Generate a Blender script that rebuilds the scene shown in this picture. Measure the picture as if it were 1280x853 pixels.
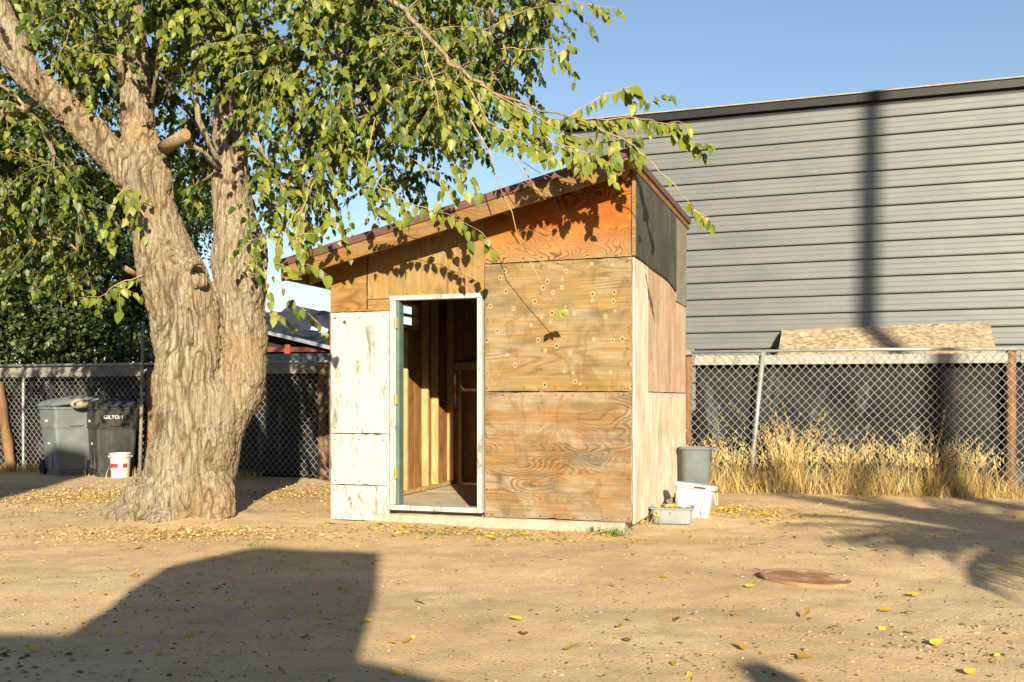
import bpy, bmesh, math, random
import numpy as np
from mathutils import Vector, Matrix, noise as mnoise

random.seed(7)
rng = np.random.default_rng(11)
for o in list(bpy.data.objects):
    bpy.data.objects.remove(o)
S = bpy.context.scene
COL = S.collection

# ------------------------------------------------------------------ camera, sky, sun, exposure
F, CX, HY, CH = 1250.0, 640.0, 498.0, 1.24      # focal px, principal x, horizon y, eye height
cam_d = bpy.data.cameras.new('camera')
cam = bpy.data.objects.new('camera', cam_d); COL.objects.link(cam)
cam.location = (0, 0, CH); cam.rotation_euler = (math.radians(90), 0, 0)
cam_d.sensor_width = 36.0; cam_d.lens = 36.0 * F / 1280.0
cam_d.shift_y = (HY - 426.5) / 1280.0
cam_d.clip_end = 3000.0
S.camera = cam

SUN_EL = math.radians(18.6)
SUN_DX = -0.140                                  # sideways drift of the light per metre going away
_l = math.hypot(SUN_DX, 1.0)
LX, LY = SUN_DX / _l, 1.0 / _l
sun_dir = Vector((LX * math.cos(SUN_EL), LY * math.cos(SUN_EL), -math.sin(SUN_EL)))
world = bpy.data.worlds.new('World'); S.world = world; world.use_nodes = True
wn = world.node_tree.nodes; wl = world.node_tree.links
sky = wn.new('ShaderNodeTexSky'); sky.sky_type = 'NISHITA'; sky.sun_disc = False
sky.sun_elevation = SUN_EL; sky.sun_rotation = math.atan2(-LX, -LY)
sky.altitude = 50; sky.air_density = 1.0; sky.dust_density = 0.5; sky.ozone_density = 1.5
bgn = wn['Background']; bgn.inputs['Strength'].default_value = 0.058
wl.new(sky.outputs[0], bgn.inputs['Color'])
sun_data = bpy.data.lights.new('sun', 'SUN'); sun_data.energy = 4.8
sun_data.angle = math.radians(0.5); sun_data.color = (1.0, 0.875, 0.63)
sun = bpy.data.objects.new('sun', sun_data); COL.objects.link(sun)
sun.rotation_euler = sun_dir.to_track_quat('-Z', 'Y').to_euler(); sun.location = (3, -6, 12)
S.view_settings.view_transform = 'Standard'; S.view_settings.look = 'None'
S.view_settings.exposure = 1.45; S.view_settings.gamma = 1.0
S.view_settings.use_curve_mapping = False
S.cycles.max_bounces = 6; S.cycles.diffuse_bounces = 3; S.cycles.transparent_max_bounces = 6

def P(x, y, Y):
    """world point on the ray of photo pixel (x, y) at distance Y"""
    return Vector(((x - CX) / F * Y, Y, CH - (y - HY) / F * Y))
def G(x, y, z=0.0):
    """world point where the ray of photo pixel (x, y) meets the level z"""
    Y = F * (CH - z) / (y - HY)
    return Vector(((x - CX) / F * Y, Y, z))

# ------------------------------------------------------------------ node helpers
class M:
    def __init__(s, name, rough=0.8, spec=0.3):
        s.m = bpy.data.materials.new(name); s.m.use_nodes = True
        s.t = s.m.node_tree; s.b = s.t.nodes['Principled BSDF']
        s.b.inputs['Roughness'].default_value = rough
        s.b.inputs['Specular IOR Level'].default_value = spec
        s._c = None
    def n(s, typ, **kw):
        nd = s.t.nodes.new(typ)
        for k, v in kw.items():
            if hasattr(nd, k): setattr(nd, k, v)
        return nd
    def link(s, a, b): s.t.links.new(a, b)
    def put(s, sock, v):
        if isinstance(v, bpy.types.NodeSocket): s.link(v, sock)
        elif isinstance(v, (tuple, list)):
            sock.default_value = tuple(v) + ((1.0,) if len(v) == 3 and sock.type == 'RGBA' else ())
        else: sock.default_value = v
    def coords(s, rand=True):
        if s._c is None:
            tc = s.n('ShaderNodeTexCoord'); s._c = tc.outputs['Object']
            if rand:
                oi = s.n('ShaderNodeObjectInfo'); mu = s.n('ShaderNodeMath', operation='MULTIPLY')
                s.link(oi.outputs['Random'], mu.inputs[0]); mu.inputs[1].default_value = 37.0
                va = s.n('ShaderNodeVectorMath', operation='ADD')
                s.link(s._c, va.inputs[0]); s.link(mu.outputs[0], va.inputs[1]); s._c = va.outputs[0]
        return s._c
    def mapv(s, scale, loc=(0, 0, 0), rot=(0, 0, 0), vec=None):
        mp = s.n('ShaderNodeMapping'); s.link(vec or s.coords(), mp.inputs['Vector'])
        mp.inputs['Scale'].default_value = scale; mp.inputs['Location'].default_value = loc
        mp.inputs['Rotation'].default_value = rot
        return mp.outputs[0]
    def noise(s, vec=None, scale=5.0, detail=4.0, rough=0.55, dist=0.0, out='Fac'):
        nd = s.n('ShaderNodeTexNoise'); s.link(vec or s.coords(), nd.inputs['Vector'])
        nd.inputs['Scale'].default_value = scale; nd.inputs['Detail'].default_value = detail
        nd.inputs['Roughness'].default_value = rough; nd.inputs['Distortion'].default_value = dist
        return nd.outputs[out]
    def vor(s, vec=None, scale=5.0, rnd=1.0, out='Distance', feature='F1'):
        nd = s.n('ShaderNodeTexVoronoi', feature=feature); s.link(vec or s.coords(), nd.inputs['Vector'])
        nd.inputs['Scale'].default_value = scale; nd.inputs['Randomness'].default_value = rnd
        return nd.outputs[out]
    def ramp(s, fac, *stops, interp='LINEAR'):
        nd = s.n('ShaderNodeValToRGB'); s.link(fac, nd.inputs[0]); cr = nd.color_ramp; cr.interpolation = interp
        while len(cr.elements) < len(stops): cr.elements.new(0.5)
        for e, (p, c) in zip(cr.elements, stops):
            e.position = p
            e.color = (c, c, c, 1) if not isinstance(c, tuple) else c + (1,)
        return nd.outputs[0]
    def math(s, op, a, b=0.0, clamp=False):
        nd = s.n('ShaderNodeMath', operation=op); nd.use_clamp = clamp
        s.put(nd.inputs[0], a); s.put(nd.inputs[1], b); return nd.outputs[0]
    def mix(s, fac, a, b, mode='MIX'):
        nd = s.n('ShaderNodeMix', data_type='RGBA', blend_type=mode)
        s.put(nd.inputs[0], fac); s.put(nd.inputs[6], a); s.put(nd.inputs[7], b); return nd.outputs[2]
    def attr(s, name):
        nd = s.n('ShaderNodeAttribute'); nd.attribute_name = name; return nd.outputs['Fac']
    def sep(s, vec=None):
        nd = s.n('ShaderNodeSeparateXYZ'); s.link(vec or s.coords(), nd.inputs[0]); return nd.outputs
    def rawxyz(s):
        tc = s.n('ShaderNodeTexCoord'); return s.sep(tc.outputs['Object'])
    def color(s, c): s.put(s.b.inputs['Base Color'], c); return s
    def rough(s, r): s.put(s.b.inputs['Roughness'], r); return s
    def bump(s, h, strength=0.5, dist=0.01):
        nd = s.n('ShaderNodeBump'); nd.inputs['Strength'].default_value = strength
        nd.inputs['Distance'].default_value = dist
        s.link(h, nd.inputs['Height']); s.link(nd.outputs[0], s.b.inputs['Normal']); return s

def plain(name, c, rough=0.7, var=0.12, scale=9.0, bump=0.15, metal=0.0, spec=0.3):
    m = M(name, rough, spec)
    nz = m.noise(scale=scale, detail=6)
    d = tuple(x * (1 - 2 * var) for x in c); l = tuple(min(1, x * (1 + 1.4 * var)) for x in c)
    m.color(m.ramp(nz, (0.3, d), (0.7, l))); m.b.inputs['Metallic'].default_value = metal
    if bump: m.bump(nz, bump, 0.004)
    return m.m

def wood(name, base, dark, light, axis='x', figure=13.0, contrast=0.65, stain=None, stain_amt=0.5,
         knots=False, across=3.4, along=0.5, gloss=0.75, fibre=0.35, warm=None, kf=0.46, grime=0.35):
    """plywood / plank: contour figure of a stretched noise field, fine fibre, blotches, knots"""
    def K(c): return tuple(v * kf for v in c) if c else c
    base, dark, light, stain = K(base), K(dark), K(light), K(stain)
    if warm: warm = (warm[0], warm[1], K(warm[2]))
    m = M(name, gloss, 0.25)
    def sc(al, ac): return {'x': (al, ac, ac), 'y': (ac, al, ac), 'z': (ac, ac, al)}[axis]
    n1 = m.noise(m.mapv(sc(along, across)), 1.0, 1.6, 0.45, 0.5)
    g = m.math('SINE', m.math('MULTIPLY', n1, figure * 6.28))
    g = m.math('MULTIPLY_ADD', g, 0.5); g.node.inputs[2].default_value = 0.5
    g = m.math('POWER', g, 2.6)
    amp = m.ramp(m.noise(m.mapv(sc(0.8, 1.6)), 1.3, 2), (0.42, 0.08), (0.58, 1.0))
    g = m.math('MULTIPLY', g, amp)
    fib = m.noise(m.mapv(sc(1.6, 60)), 1.0, 4, 0.65)
    blot = m.noise(m.mapv(sc(0.9, 2.0)), 1.6, 5, 0.6)
    c = m.mix(m.ramp(blot, (0.42, 0.0), (0.56, 1.0)), base, light)
    if stain:
        sb = m.noise(m.mapv(sc(1.2, 3.0), loc=(3.1, 7.7, 1.3)), 1.4, 5, 0.62, 0.4)
        c = m.mix(m.math('MULTIPLY', m.ramp(sb, (0.45, 0.0), (0.62, 1.0)), stain_amt), c, stain)
    if warm:                                        # weathered off towards one edge, by height
        z = m.rawxyz()[2]
        f = m.math('MULTIPLY_ADD', z, 1.0 / (warm[1] - warm[0]), True); f.node.inputs[2].default_value = -warm[0] / (warm[1] - warm[0])
        nf = m.math('MULTIPLY_ADD', blot, 0.9); nf.node.inputs[2].default_value = -0.45
        f = m.math('ADD', f, nf, True)
        c = m.mix(f, warm[2], c)
    c = m.mix(m.math('MULTIPLY', g, contrast), c, dark)
    c = m.mix(fibre, c, m.ramp(fib, (0.36, tuple(x * 0.38 for x in base)), (0.52, tuple(x * 0.95 for x in base)), (0.68, tuple(min(1, x * 1.2) for x in light))))
    ws = m.noise(m.mapv((2.2, 2.2, 1.3), loc=(1, 5, 2)), 1.6, 7, 0.7, 1.0)
    c = m.mix(m.math('MULTIPLY', m.ramp(ws, (0.54, 0.0), (0.60, 0.8), (0.63, 0.35), (0.72, 0.6)), grime), c, tuple(v * .45 for v in (stain or dark)))
    gr = m.noise(m.mapv(sc(1.0, 2.6), loc=(5, 2, 9)), 2.0, 6, 0.68)
    c = m.mix(m.math('MULTIPLY', m.ramp(gr, (0.50, 0.0), (0.68, 1.0)), grime), c, (0.085, 0.07, 0.055))
    if knots:
        tc = m.n('ShaderNodeTexCoord')
        v = m.mapv((10.5, 0.0, 9.0), loc=(0.3, 0, 0.1), vec=tc.outputs['Object'])
        d = m.vor(v, 1.0, 0.75)
        c = m.mix(m.ramp(d, (0.0, 0.8), (0.20, 0.75), (0.26, 0.0)), c, tuple(min(1, x * 1.25) for x in light))
        c = m.mix(m.ramp(d, (0.10, 0.95), (0.14, 0.0)), c, (0.035, 0.025, 0.018))
    m.color(c)
    h = m.math('ADD', m.math('MULTIPLY', g, -0.7), m.math('MULTIPLY', fib, 0.6))
    m.bump(h, 0.35, 0.004)
    return m.m

# ------------------------------------------------------------------ object helpers
def tag(o, label=None, cat=None, group=None, kind=None):
    if label: o['label'] = label
    if cat: o['category'] = cat
    if group: o['group'] = group
    if kind: o['kind'] = kind
    return o
def empty(name, loc=(0, 0, 0), rz=0.0):
    o = bpy.data.objects.new(name, None); COL.objects.link(o); o.location = loc
    o.rotation_euler = (0, 0, rz); o.empty_display_size = 0.1
    return o
def link_mesh(name, me, mat=None, parent=None):
    o = bpy.data.objects.new(name, me); COL.objects.link(o)
    if mat is not None and not me.materials: me.materials.append(mat)
    o.parent = parent
    return o
def np_mesh(name, verts, loops, starts, totals, smooth=False):
    me = bpy.data.meshes.new(name)
    me.vertices.add(len(verts)); me.vertices.foreach_set('co', np.asarray(verts, np.float32).ravel())
    me.loops.add(len(loops)); me.loops.foreach_set('vertex_index', np.asarray(loops, np.int32).ravel())
    me.polygons.add(len(starts)); me.polygons.foreach_set('loop_start', np.asarray(starts, np.int32))
    me.polygons.foreach_set('loop_total', np.asarray(totals, np.int32))
    if smooth: me.polygons.foreach_set('use_smooth', np.ones(len(starts), bool))
    me.update(calc_edges=True); return me

class MB:
    def __init__(s): s.v = []; s.f = []
    def add(s, vs, fs):
        k = len(s.v); s.v += [tuple(v) for v in vs]; s.f += [tuple(i + k for i in f) for f in fs]; return s
    def box(s, x0, x1, y0, y1, z0, z1, mat=None):
        vs = [(x, y, z) for z in (z0, z1) for x, y in ((x0, y0), (x1, y0), (x1, y1), (x0, y1))]
        if mat is not None: vs = [mat @ Vector(v) for v in vs]
        return s.add(vs, [(3, 2, 1, 0), (4, 5, 6, 7), (0, 1, 5, 4), (1, 2, 6, 5), (2, 3, 7, 6), (3, 0, 4, 7)])
    def prism(s, poly, a, b, axis='y'):
        """polygon in the plane of the two other axes, extruded a..b along axis"""
        def mk(p, t): return {'y': (p[0], t, p[1]), 'x': (t, p[0], p[1]), 'z': (p[0], p[1], t)}[axis]
        n = len(poly); vs = [mk(p, a) for p in poly] + [mk(p, b) for p in poly]
        fs = [tuple(range(n)), tuple(range(2 * n - 1, n - 1, -1))]
        fs += [(i, i + n, (i + 1) % n + n, (i + 1) % n) for i in range(n)]
        return s.add(vs, fs)
    def tube(s, pts, rad, n=8, cap=True, jit=0.0):
        pts = [Vector(p) for p in pts]; k = len(pts)
        rad = rad if isinstance(rad, (list, tuple)) else [rad] * k
        ring = []; up = None
        for i, p in enumerate(pts):
            t = (pts[min(i + 1, k - 1)] - pts[max(i - 1, 0)]).normalized()
            if up is None:
                up = t.orthogonal().normalized()
            up = (up - t * up.dot(t)); up = up.normalized() if up.length > 1e-6 else t.orthogonal().normalized()
            sd = t.cross(up)
            for j in range(n):
                a = 2 * math.pi * j / n
                r = rad[i] * (1 + (random.uniform(-jit, jit) if jit else 0))
                ring.append(p + (up * math.cos(a) + sd * math.sin(a)) * r)
        fs = [(i * n + j, i * n + (j + 1) % n, (i + 1) * n + (j + 1) % n, (i + 1) * n + j) for i in range(k - 1) for j in range(n)]
        if cap: fs += [tuple(range(n - 1, -1, -1)), tuple((k - 1) * n + j for j in range(n))]
        return s.add(ring, fs)
    def loft(s, rings, cap0=True, cap1=True):
        n = len(rings[0]); vs = [v for r in rings for v in r]; k = len(rings)
        fs = [(i * n + j, i * n + (j + 1) % n, (i + 1) * n + (j + 1) % n, (i + 1) * n + j) for i in range(k - 1) for j in range(n)]
        if cap0: fs.append(tuple(range(n - 1, -1, -1)))
        if cap1: fs.append(tuple((k - 1) * n + j for j in range(n)))
        return s.add(vs, fs)
    def mesh(s, name='mesh', smooth=False, bevel=0.0):
        me = bpy.data.meshes.new(name); me.from_pydata(s.v, [], s.f)
        bm = bmesh.new(); bm.from_mesh(me)
        bmesh.ops.recalc_face_normals(bm, faces=bm.faces)
        if bevel: bmesh.ops.bevel(bm, geom=list(bm.edges), offset=bevel, segments=1, affect='EDGES', clamp_overlap=True)
        bm.to_mesh(me); bm.free()
        if smooth:
            me.polygons.foreach_set('use_smooth', np.ones(len(me.polygons), bool))
        me.update(); return me
    def build(s, name, mat, parent=None, smooth=False, bevel=0.0, auto=None):
        me = s.mesh(name, smooth, bevel)
        o = link_mesh(name, me, mat, parent)
        if auto is not None: sharp(me, auto)
        return o
def sharp(me, deg=35):
    me.polygons.foreach_set('use_smooth', np.ones(len(me.polygons), bool))
    try: me.set_sharp_from_angle(angle=math.radians(deg))
    except Exception: pass
def rrect(w, d, r, z, cx=0, cy=0, seg=4):
    out = []
    for qx, qy, a0 in ((1, 1, 0), (-1, 1, 90), (-1, -1, 180), (1, -1, 270)):
        for k in range(seg + 1):
            a = math.radians(a0 + 90 * k / seg)
            out.append((cx + qx * (w / 2 - r) + r * math.cos(a), cy + qy * (d / 2 - r) + r * math.sin(a), z))
    return out
def circ(r, z, n=24, cx=0, cy=0):
    return [(cx + r * math.cos(2 * math.pi * k / n), cy + r * math.sin(2 * math.pi * k / n), z) for k in range(n)]
def text_part(txt, size, mat, parent, loc, rot, name='lettering', depth=0.001):
    cu = bpy.data.curves.new(name, 'FONT'); cu.body = txt; cu.size = size; cu.extrude = depth
    cu.align_x = 'CENTER'; cu.align_y = 'CENTER'; cu.offset = size * 0.012
    t = bpy.data.objects.new('tmp', cu); COL.objects.link(t)
    me = bpy.data.meshes.new_from_object(t.evaluated_get(bpy.context.evaluated_depsgraph_get()))
    bpy.data.objects.remove(t); me.materials.clear()
    o = link_mesh(name, me, mat, parent); o.location = loc; o.rotation_euler = rot
    return o

# ------------------------------------------------------------------ leaves
LEAF = np.array([(0, 0, 0), (0, .30, 0), (0, .65, 0), (0, 1, 0),
                 (.20, -.07, .05), (.36, .18, .09), (.30, .50, .06), (.13, .80, .02),
                 (-.20, -.07, .05), (-.36, .18, .09), (-.30, .50, .06), (-.13, .80, .02)], float)
LEAF_F = [(0, 4, 5, 1), (1, 5, 6, 2), (2, 6, 7, 3), (8, 0, 1, 9), (9, 1, 2, 10), (10, 2, 3, 11)]
LEAF_LO = np.array([(0, 0, 0), (.34, .25, .07), (.26, .62, .03), (0, 1, 0), (-.34, .25, .07), (-.26, .62, .03)], float)
LEAF_LO_F = [(0, 1, 2, 3), (0, 3, 5, 4)]
def leaf_mesh(name, pos, tip, nor, length, rnd, lo=False, curl=0.12):
    pos = np.asarray(pos, float); tip = np.asarray(tip, float); nor = np.asarray(nor, float); L = np.asarray(length, float)
    tip /= np.linalg.norm(tip, axis=1)[:, None] + 1e-9
    side = np.cross(tip, nor); side /= np.linalg.norm(side, axis=1)[:, None] + 1e-9
    nor = np.cross(side, tip)
    T = LEAF_LO if lo else LEAF; FF = LEAF_LO_F if lo else LEAF_F
    cu = curl * (rng.uniform(-.6, 3.2, len(pos)) if len(pos) > 1 else np.ones(1)); fo = rng.uniform(.2, 2.4, len(pos)) if len(pos) > 1 else np.ones(1)
    wd = rng.uniform(.78, 1.15, len(pos)) if len(pos) > 1 else np.ones(1)
    zz = T[None, :, 2] * fo[:, None] - cu[:, None] * T[None, :, 1] ** 2
    V = pos[:, None, :] + L[:, None, None] * ((T[None, :, 0] * wd[:, None])[:, :, None] * side[:, None, :] + T[None, :, 1, None] * tip[:, None, :] + zz[:, :, None] * nor[:, None, :])
    n, k = len(pos), len(T)
    fa = np.array(FF); fl = (fa[None] + (np.arange(n) * k)[:, None, None]).reshape(-1, 4)
    me = np_mesh(name, V.reshape(-1, 3), fl.ravel(), np.arange(len(fl)) * 4, np.full(len(fl), 4))
    at = me.attributes.new('rnd', 'FLOAT', 'FACE'); at.data.foreach_set('value', np.repeat(np.asarray(rnd, np.float32), len(FF)))
    return me
def leaf_mat(name, stops, trans=0.35, rough=0.45, obj_random=False):
    m = M(name, rough, 0.35)
    if obj_random: f = m.n('ShaderNodeObjectInfo').outputs['Random']
    else: f = m.attr('rnd')
    c = m.ramp(f, *stops); m.color(c)
    tr = m.n('ShaderNodeBsdfTranslucent'); m.link(m.mix(1.0, c, (0.9, 1.0, 0.35), 'MULTIPLY'), tr.inputs['Color'])
    ms = m.n('ShaderNodeMixShader'); ms.inputs[0].default_value = trans
    m.link(m.b.outputs[0], ms.inputs[1]); m.link(tr.outputs[0], ms.inputs[2])
    m.link(ms.outputs[0], m.t.nodes['Material Output'].inputs['Surface'])
    return m.m

# ------------------------------------------------------------------ materials
def mat_ground():
    m = M('dry_dirt', 0.95, 0.1); m.coords(False)
    big = m.noise(scale=0.55, detail=5, rough=0.6); mid = m.noise(scale=3.2, detail=7, rough=0.65)
    fine = m.noise(scale=46, detail=5, rough=0.7)
    c = m.ramp(big, (0.36, (0.46, 0.328, 0.182)), (0.52, (0.53, 0.39, 0.226)), (0.66, (0.58, 0.445, 0.275)))
    c = m.mix(m.ramp(mid, (0.38, 0.45), (0.52, 0.0)), c, (0.38, 0.255, 0.14))
    c = m.mix(m.ramp(fine, (0.36, 0.6), (0.44, 0.0)), c, (0.20, 0.13, 0.066))
    v = m.vor(scale=30, rnd=1.0); pick = m.vor(scale=30, rnd=1.0, out='Color')
    sp = m.sep(pick)[0]
    peb = m.math('MULTIPLY', m.ramp(v, (0.12, 1.0), (0.22, 0.0)), m.ramp(sp, (0.66, 0.0), (0.7, 1.0)))
    c = m.mix(m.math('MULTIPLY', peb, 0.6), c, m.ramp(m.sep(pick)[1], (0.2, (0.16, 0.11, 0.07)), (0.8, (0.62, 0.52, 0.40))))
    m.color(c)
    h = m.math('ADD', m.math('MULTIPLY', mid, 0.7), m.math('ADD', m.math('MULTIPLY', fine, 0.45), m.math('MULTIPLY', peb, 0.5)))
    m.bump(h, 0.8, 0.02)
    return m.m
def mat_bark():
    m = M('bark', 0.95, 0.1); m.coords(False)
    wp = m.noise(m.mapv((4, 4, 1.4)), 1.0, 4, 0.6, out='Color')
    va = m.n('ShaderNodeVectorMath', operation='SCALE'); m.link(wp, va.inputs[0]); va.inputs[3].default_value = 2.2
    vb = m.n('ShaderNodeVectorMath', operation='ADD'); m.link(m.mapv((42, 42, 2.4)), vb.inputs[0]); m.link(va.outputs[0], vb.inputs[1])
    w = m.noise(vb.outputs[0], 1.0, 6, 0.68)
    f = m.noise(m.mapv((85, 85, 9)), 1.0, 4, 0.65)
    b = m.noise(scale=1.5, detail=6, rough=0.62); b2 = m.noise(scale=6.5, detail=6, rough=0.7)
    furrow_shade = m.attr('furrow')
    c = m.ramp(w, (0.36, (0.075, 0.054, 0.034)), (0.45, (0.215, 0.172, 0.118)), (0.56, (0.29, 0.245, 0.182)), (0.68, (0.39, 0.35, 0.285)))
    c = m.mix(m.ramp(b, (0.46, 0.0), (0.66, 0.65)), c, (0.285, 0.19, 0.09))
    c = m.mix(m.ramp(b2, (0.55, 0.0), (0.72, 0.5)), c, (0.20, 0.165, 0.125))
    c = m.mix(m.math('MULTIPLY', furrow_shade, 0.9, True), c, (0.085, 0.056, 0.032))  # shade of the furrows painted dark into the bark colour
    m.color(c); m.bump(m.math('ADD', w, m.math('MULTIPLY', f, 0.5)), 1.0, 0.032)
    return m.m
def mat_white_paint(name, base=(0.36, 0.36, 0.35), chip=0.63, streak=0.3):
    m = M(name, 0.6, 0.3)
    n1 = m.noise(m.mapv((9, 9, 3.2)), 2.2, 7, 0.7)
    st = m.noise(m.mapv((26, 26, 1.1)), 1.0, 5, 0.65)
    sm = m.noise(m.mapv((11, 11, 2.6)), 1.0, 7, 0.75, 0.5)
    c = m.mix(m.math('MULTIPLY', m.ramp(st, (0.42, 0.0), (0.68, 1.0)), streak), base, (0.24, 0.215, 0.185))
    c = m.mix(m.ramp(sm, (0.53, 0.0), (0.64, 0.85)), c, (0.10, 0.092, 0.08))
    c = m.mix(m.ramp(n1, (chip, 0.0), (chip + 0.02, 0.8)), c, (0.07, 0.055, 0.042))
    m.color(c); m.bump(m.math('ADD', n1, st), 0.25, 0.004)
    return m.m
def mat_tarp():
    m = M('black_plastic', 0.6, 0.12); m.coords(False)
    w = m.noise(scale=1.1, detail=6, rough=0.6, dist=0.8)
    f = m.noise(scale=14, detail=6, rough=0.7)
    sx = m.noise(m.mapv((3.2, 0.2, 0.8), rot=(0, 0.9, 0)), 1.2, 4, 0.6, 0.5)
    d = m.math('MULTIPLY', m.ramp(sx, (0.60, 0.0), (0.72, 1.0)), m.ramp(f, (0.35, 0.3), (0.7, 1.0)))  # pale crease sheen painted into the colour, with dust
    m.color(m.mix(m.math('MULTIPLY', d, 0.8), m.ramp(w, (0.35, (0.005, 0.0055, 0.0065)), (0.7, (0.014, 0.015, 0.017))), (0.15, 0.16, 0.18)))
    m.rough(m.ramp(w, (0.3, 0.5), (0.7, 0.65))); m.bump(m.math('ADD', w, m.math('MULTIPLY', f, 0.15)), 0.4, 0.05)
    return m.m
def mat_siding():
    m = M('grey_sheet_metal', 0.42, 0.4)
    st = m.noise(m.mapv((0.5, 0.5, 24)), 1.0, 4, 0.6); bl = m.noise(scale=0.9, detail=5, rough=0.65)
    c = m.ramp(bl, (0.35, (0.095, 0.105, 0.112)), (0.65, (0.110, 0.120, 0.126)))
    c = m.mix(m.ramp(st, (0.45, 0.0), (0.75, 0.35)), c, (0.145, 0.142, 0.125))
    m.color(c); m.rough(m.ramp(bl, (0.3, 0.38), (0.7, 0.52))); m.bump(m.noise(m.mapv((0.9, 0.9, 2.5)), 1.0, 2), 0.5, 0.03)
    return m.m
def mat_osb():
    m = M('strand_board', 0.85, 0.15)
    v = m.vor(m.mapv((9, 30, 30), rot=(0, 0, 0.15)), 1.0, 1.0, out='Color')
    v2 = m.vor(m.mapv((24, 8, 20), rot=(0, 0, 0.7)), 1.0, 1.0, out='Color')
    c = m.mix(0.5, m.ramp(m.sep(v)[0], (0.1, (0.15, 0.105, 0.06)), (0.9, (0.38, 0.31, 0.21))), m.ramp(m.sep(v2)[1], (0.1, (0.18, 0.13, 0.075)), (0.9, (0.42, 0.35, 0.25))))
    m.color(c); m.bump(m.sep(v)[0], 0.4, 0.004); return m.m
def mat_concrete():
    m = M('concrete', 0.9, 0.2)
    a = m.noise(scale=3, detail=7, rough=0.65); f = m.noise(scale=60, detail=4)
    c = m.ramp(a, (0.35, (0.24, 0.20, 0.15)), (0.62, (0.36, 0.315, 0.25)))
    c = m.mix(m.ramp(f, (0.35, 0.4), (0.5, 0.0)), c, (0.16, 0.13, 0.10)); m.color(c); m.bump(m.math('ADD', a, f), 0.5, 0.012); return m.m
def mat_rust():
    m = M('rusty_iron', 0.9, 0.2)
    a = m.noise(scale=6, detail=7, rough=0.7)
    m.color(m.ramp(a, (0.3, (0.17, 0.085, 0.045)), (0.52, (0.27, 0.15, 0.085)), (0.68, (0.46, 0.32, 0.19)))); m.bump(a, 0.6, 0.008); return m.m

MG = mat_ground(); MBARK = mat_bark(); MTARP = mat_tarp(); MSID = mat_siding(); MOSB = mat_osb(); MCON = mat_concrete(); MRUST = mat_rust()
MWHITE = mat_white_paint('weathered_white_paint'); MTRIM = mat_white_paint('white_trim_paint', (0.40, 0.385, 0.35), 0.70, 0.25)
W_LOW = wood('plywood_weathered_low', (0.38, 0.255, 0.125), (0.075, 0.045, 0.022), (0.56, 0.455, 0.32), 'x', 26, 0.85, stain=(0.46, 0.20, 0.035), stain_amt=0.8, along=1.1, across=3.2, grime=.6, fibre=.3)
W_MID = wood('plywood_knotty', (0.40, 0.275, 0.115), (0.15, 0.09, 0.038), (0.54, 0.43, 0.27), 'x', 14, 0.65, stain=(0.50, 0.265, 0.055), stain_amt=0.75, knots=True, along=.6, grime=.65, fibre=.3)
W_ORANGE = wood('plywood_orange', (0.58, 0.175, 0.010), (0.09, 0.016, 0.002), (0.62, 0.25, 0.018), 'x', 30, 0.95, stain=(0.50, 0.075, 0.004), stain_amt=0.7, along=1.9, across=3.6, warm=(2.54, 2.90, (0.56, 0.37, 0.17)), fibre=0.15, grime=.15)
W_OVER = wood('plywood_upright_grain', (0.50, 0.315, 0.115), (0.20, 0.10, 0.03), (0.56, 0.39, 0.17), 'z', 18, 0.75, stain=(0.55, 0.27, 0.06), stain_amt=0.5, along=.7, across=4)
W_CORNER = wood('plywood_amber', (0.48, 0.23, 0.05), (0.20, 0.085, 0.018), (0.56, 0.34, 0.12), 'x', 22, 0.75, fibre=0.2, along=1.2)
W_FASCIA = wood('fascia_wood', (0.44, 0.225, 0.065), (0.20, 0.095, 0.025), (0.52, 0.32, 0.13), 'x', 12, 0.6, kf=.42)
W_DARK = wood('plywood_charcoal', (0.075, 0.068, 0.056), (0.26, 0.24, 0.21), (0.055, 0.05, 0.045), 'z', 26, 0.8, stain=(0.14, 0.13, 0.11), stain_amt=0.5, along=1.0, grime=.2, kf=.62)
W_PINK = wood('plywood_pinkish', (0.50, 0.34, 0.23), (0.30, 0.19, 0.125), (0.58, 0.44, 0.33), 'z', 9, 0.5, stain=(0.44, 0.22, 0.10), stain_amt=0.5, kf=.85)
W_PALE = wood('plywood_bleached', (0.62, 0.55, 0.45), (0.30, 0.23, 0.17), (0.70, 0.64, 0.55), 'z', 9, 0.6, stain=(0.40, 0.24, 0.11), stain_amt=0.6, kf=.9, grime=.3)
W_STUD = wood('stud_wood', (0.50, 0.32, 0.14), (0.26, 0.14, 0.05), (0.58, 0.40, 0.2), 'z', 9, 0.5, kf=.78)
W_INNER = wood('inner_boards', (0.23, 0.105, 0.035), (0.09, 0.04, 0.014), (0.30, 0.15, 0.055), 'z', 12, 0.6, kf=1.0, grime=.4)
W_FLOOR = wood('floor_boards', (0.52, 0.42, 0.30), (0.30, 0.22, 0.15), (0.62, 0.54, 0.42), 'x', 9, 0.5, kf=.85)
W_GREYB = wood('grey_board', (0.40, 0.36, 0.30), (0.18, 0.15, 0.12), (0.50, 0.46, 0.40), 'x', 9, 0.5)
W_POST = wood('red_brown_post', (0.30, 0.145, 0.06), (0.12, 0.05, 0.02), (0.42, 0.24, 0.12), 'z', 10, 0.7, kf=.5)
MDRIP = plain('brown_drip_edge', (0.095, 0.045, 0.034), 0.55, 0.1)
MGALV = plain('galvanised_steel', (0.26, 0.27, 0.27), 0.5, 0.12, metal=0.35)
MWIRE = plain('chain_wire', (0.34, 0.335, 0.32), 0.5, 0.1, bump=0, metal=0.25)
MBRASS = plain('brass', (0.42, 0.29, 0.09), 0.4, 0.1, metal=0.6)
MGREEN = plain('green_jamb_paint', (0.08, 0.125, 0.11), 0.5, 0.1)
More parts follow.
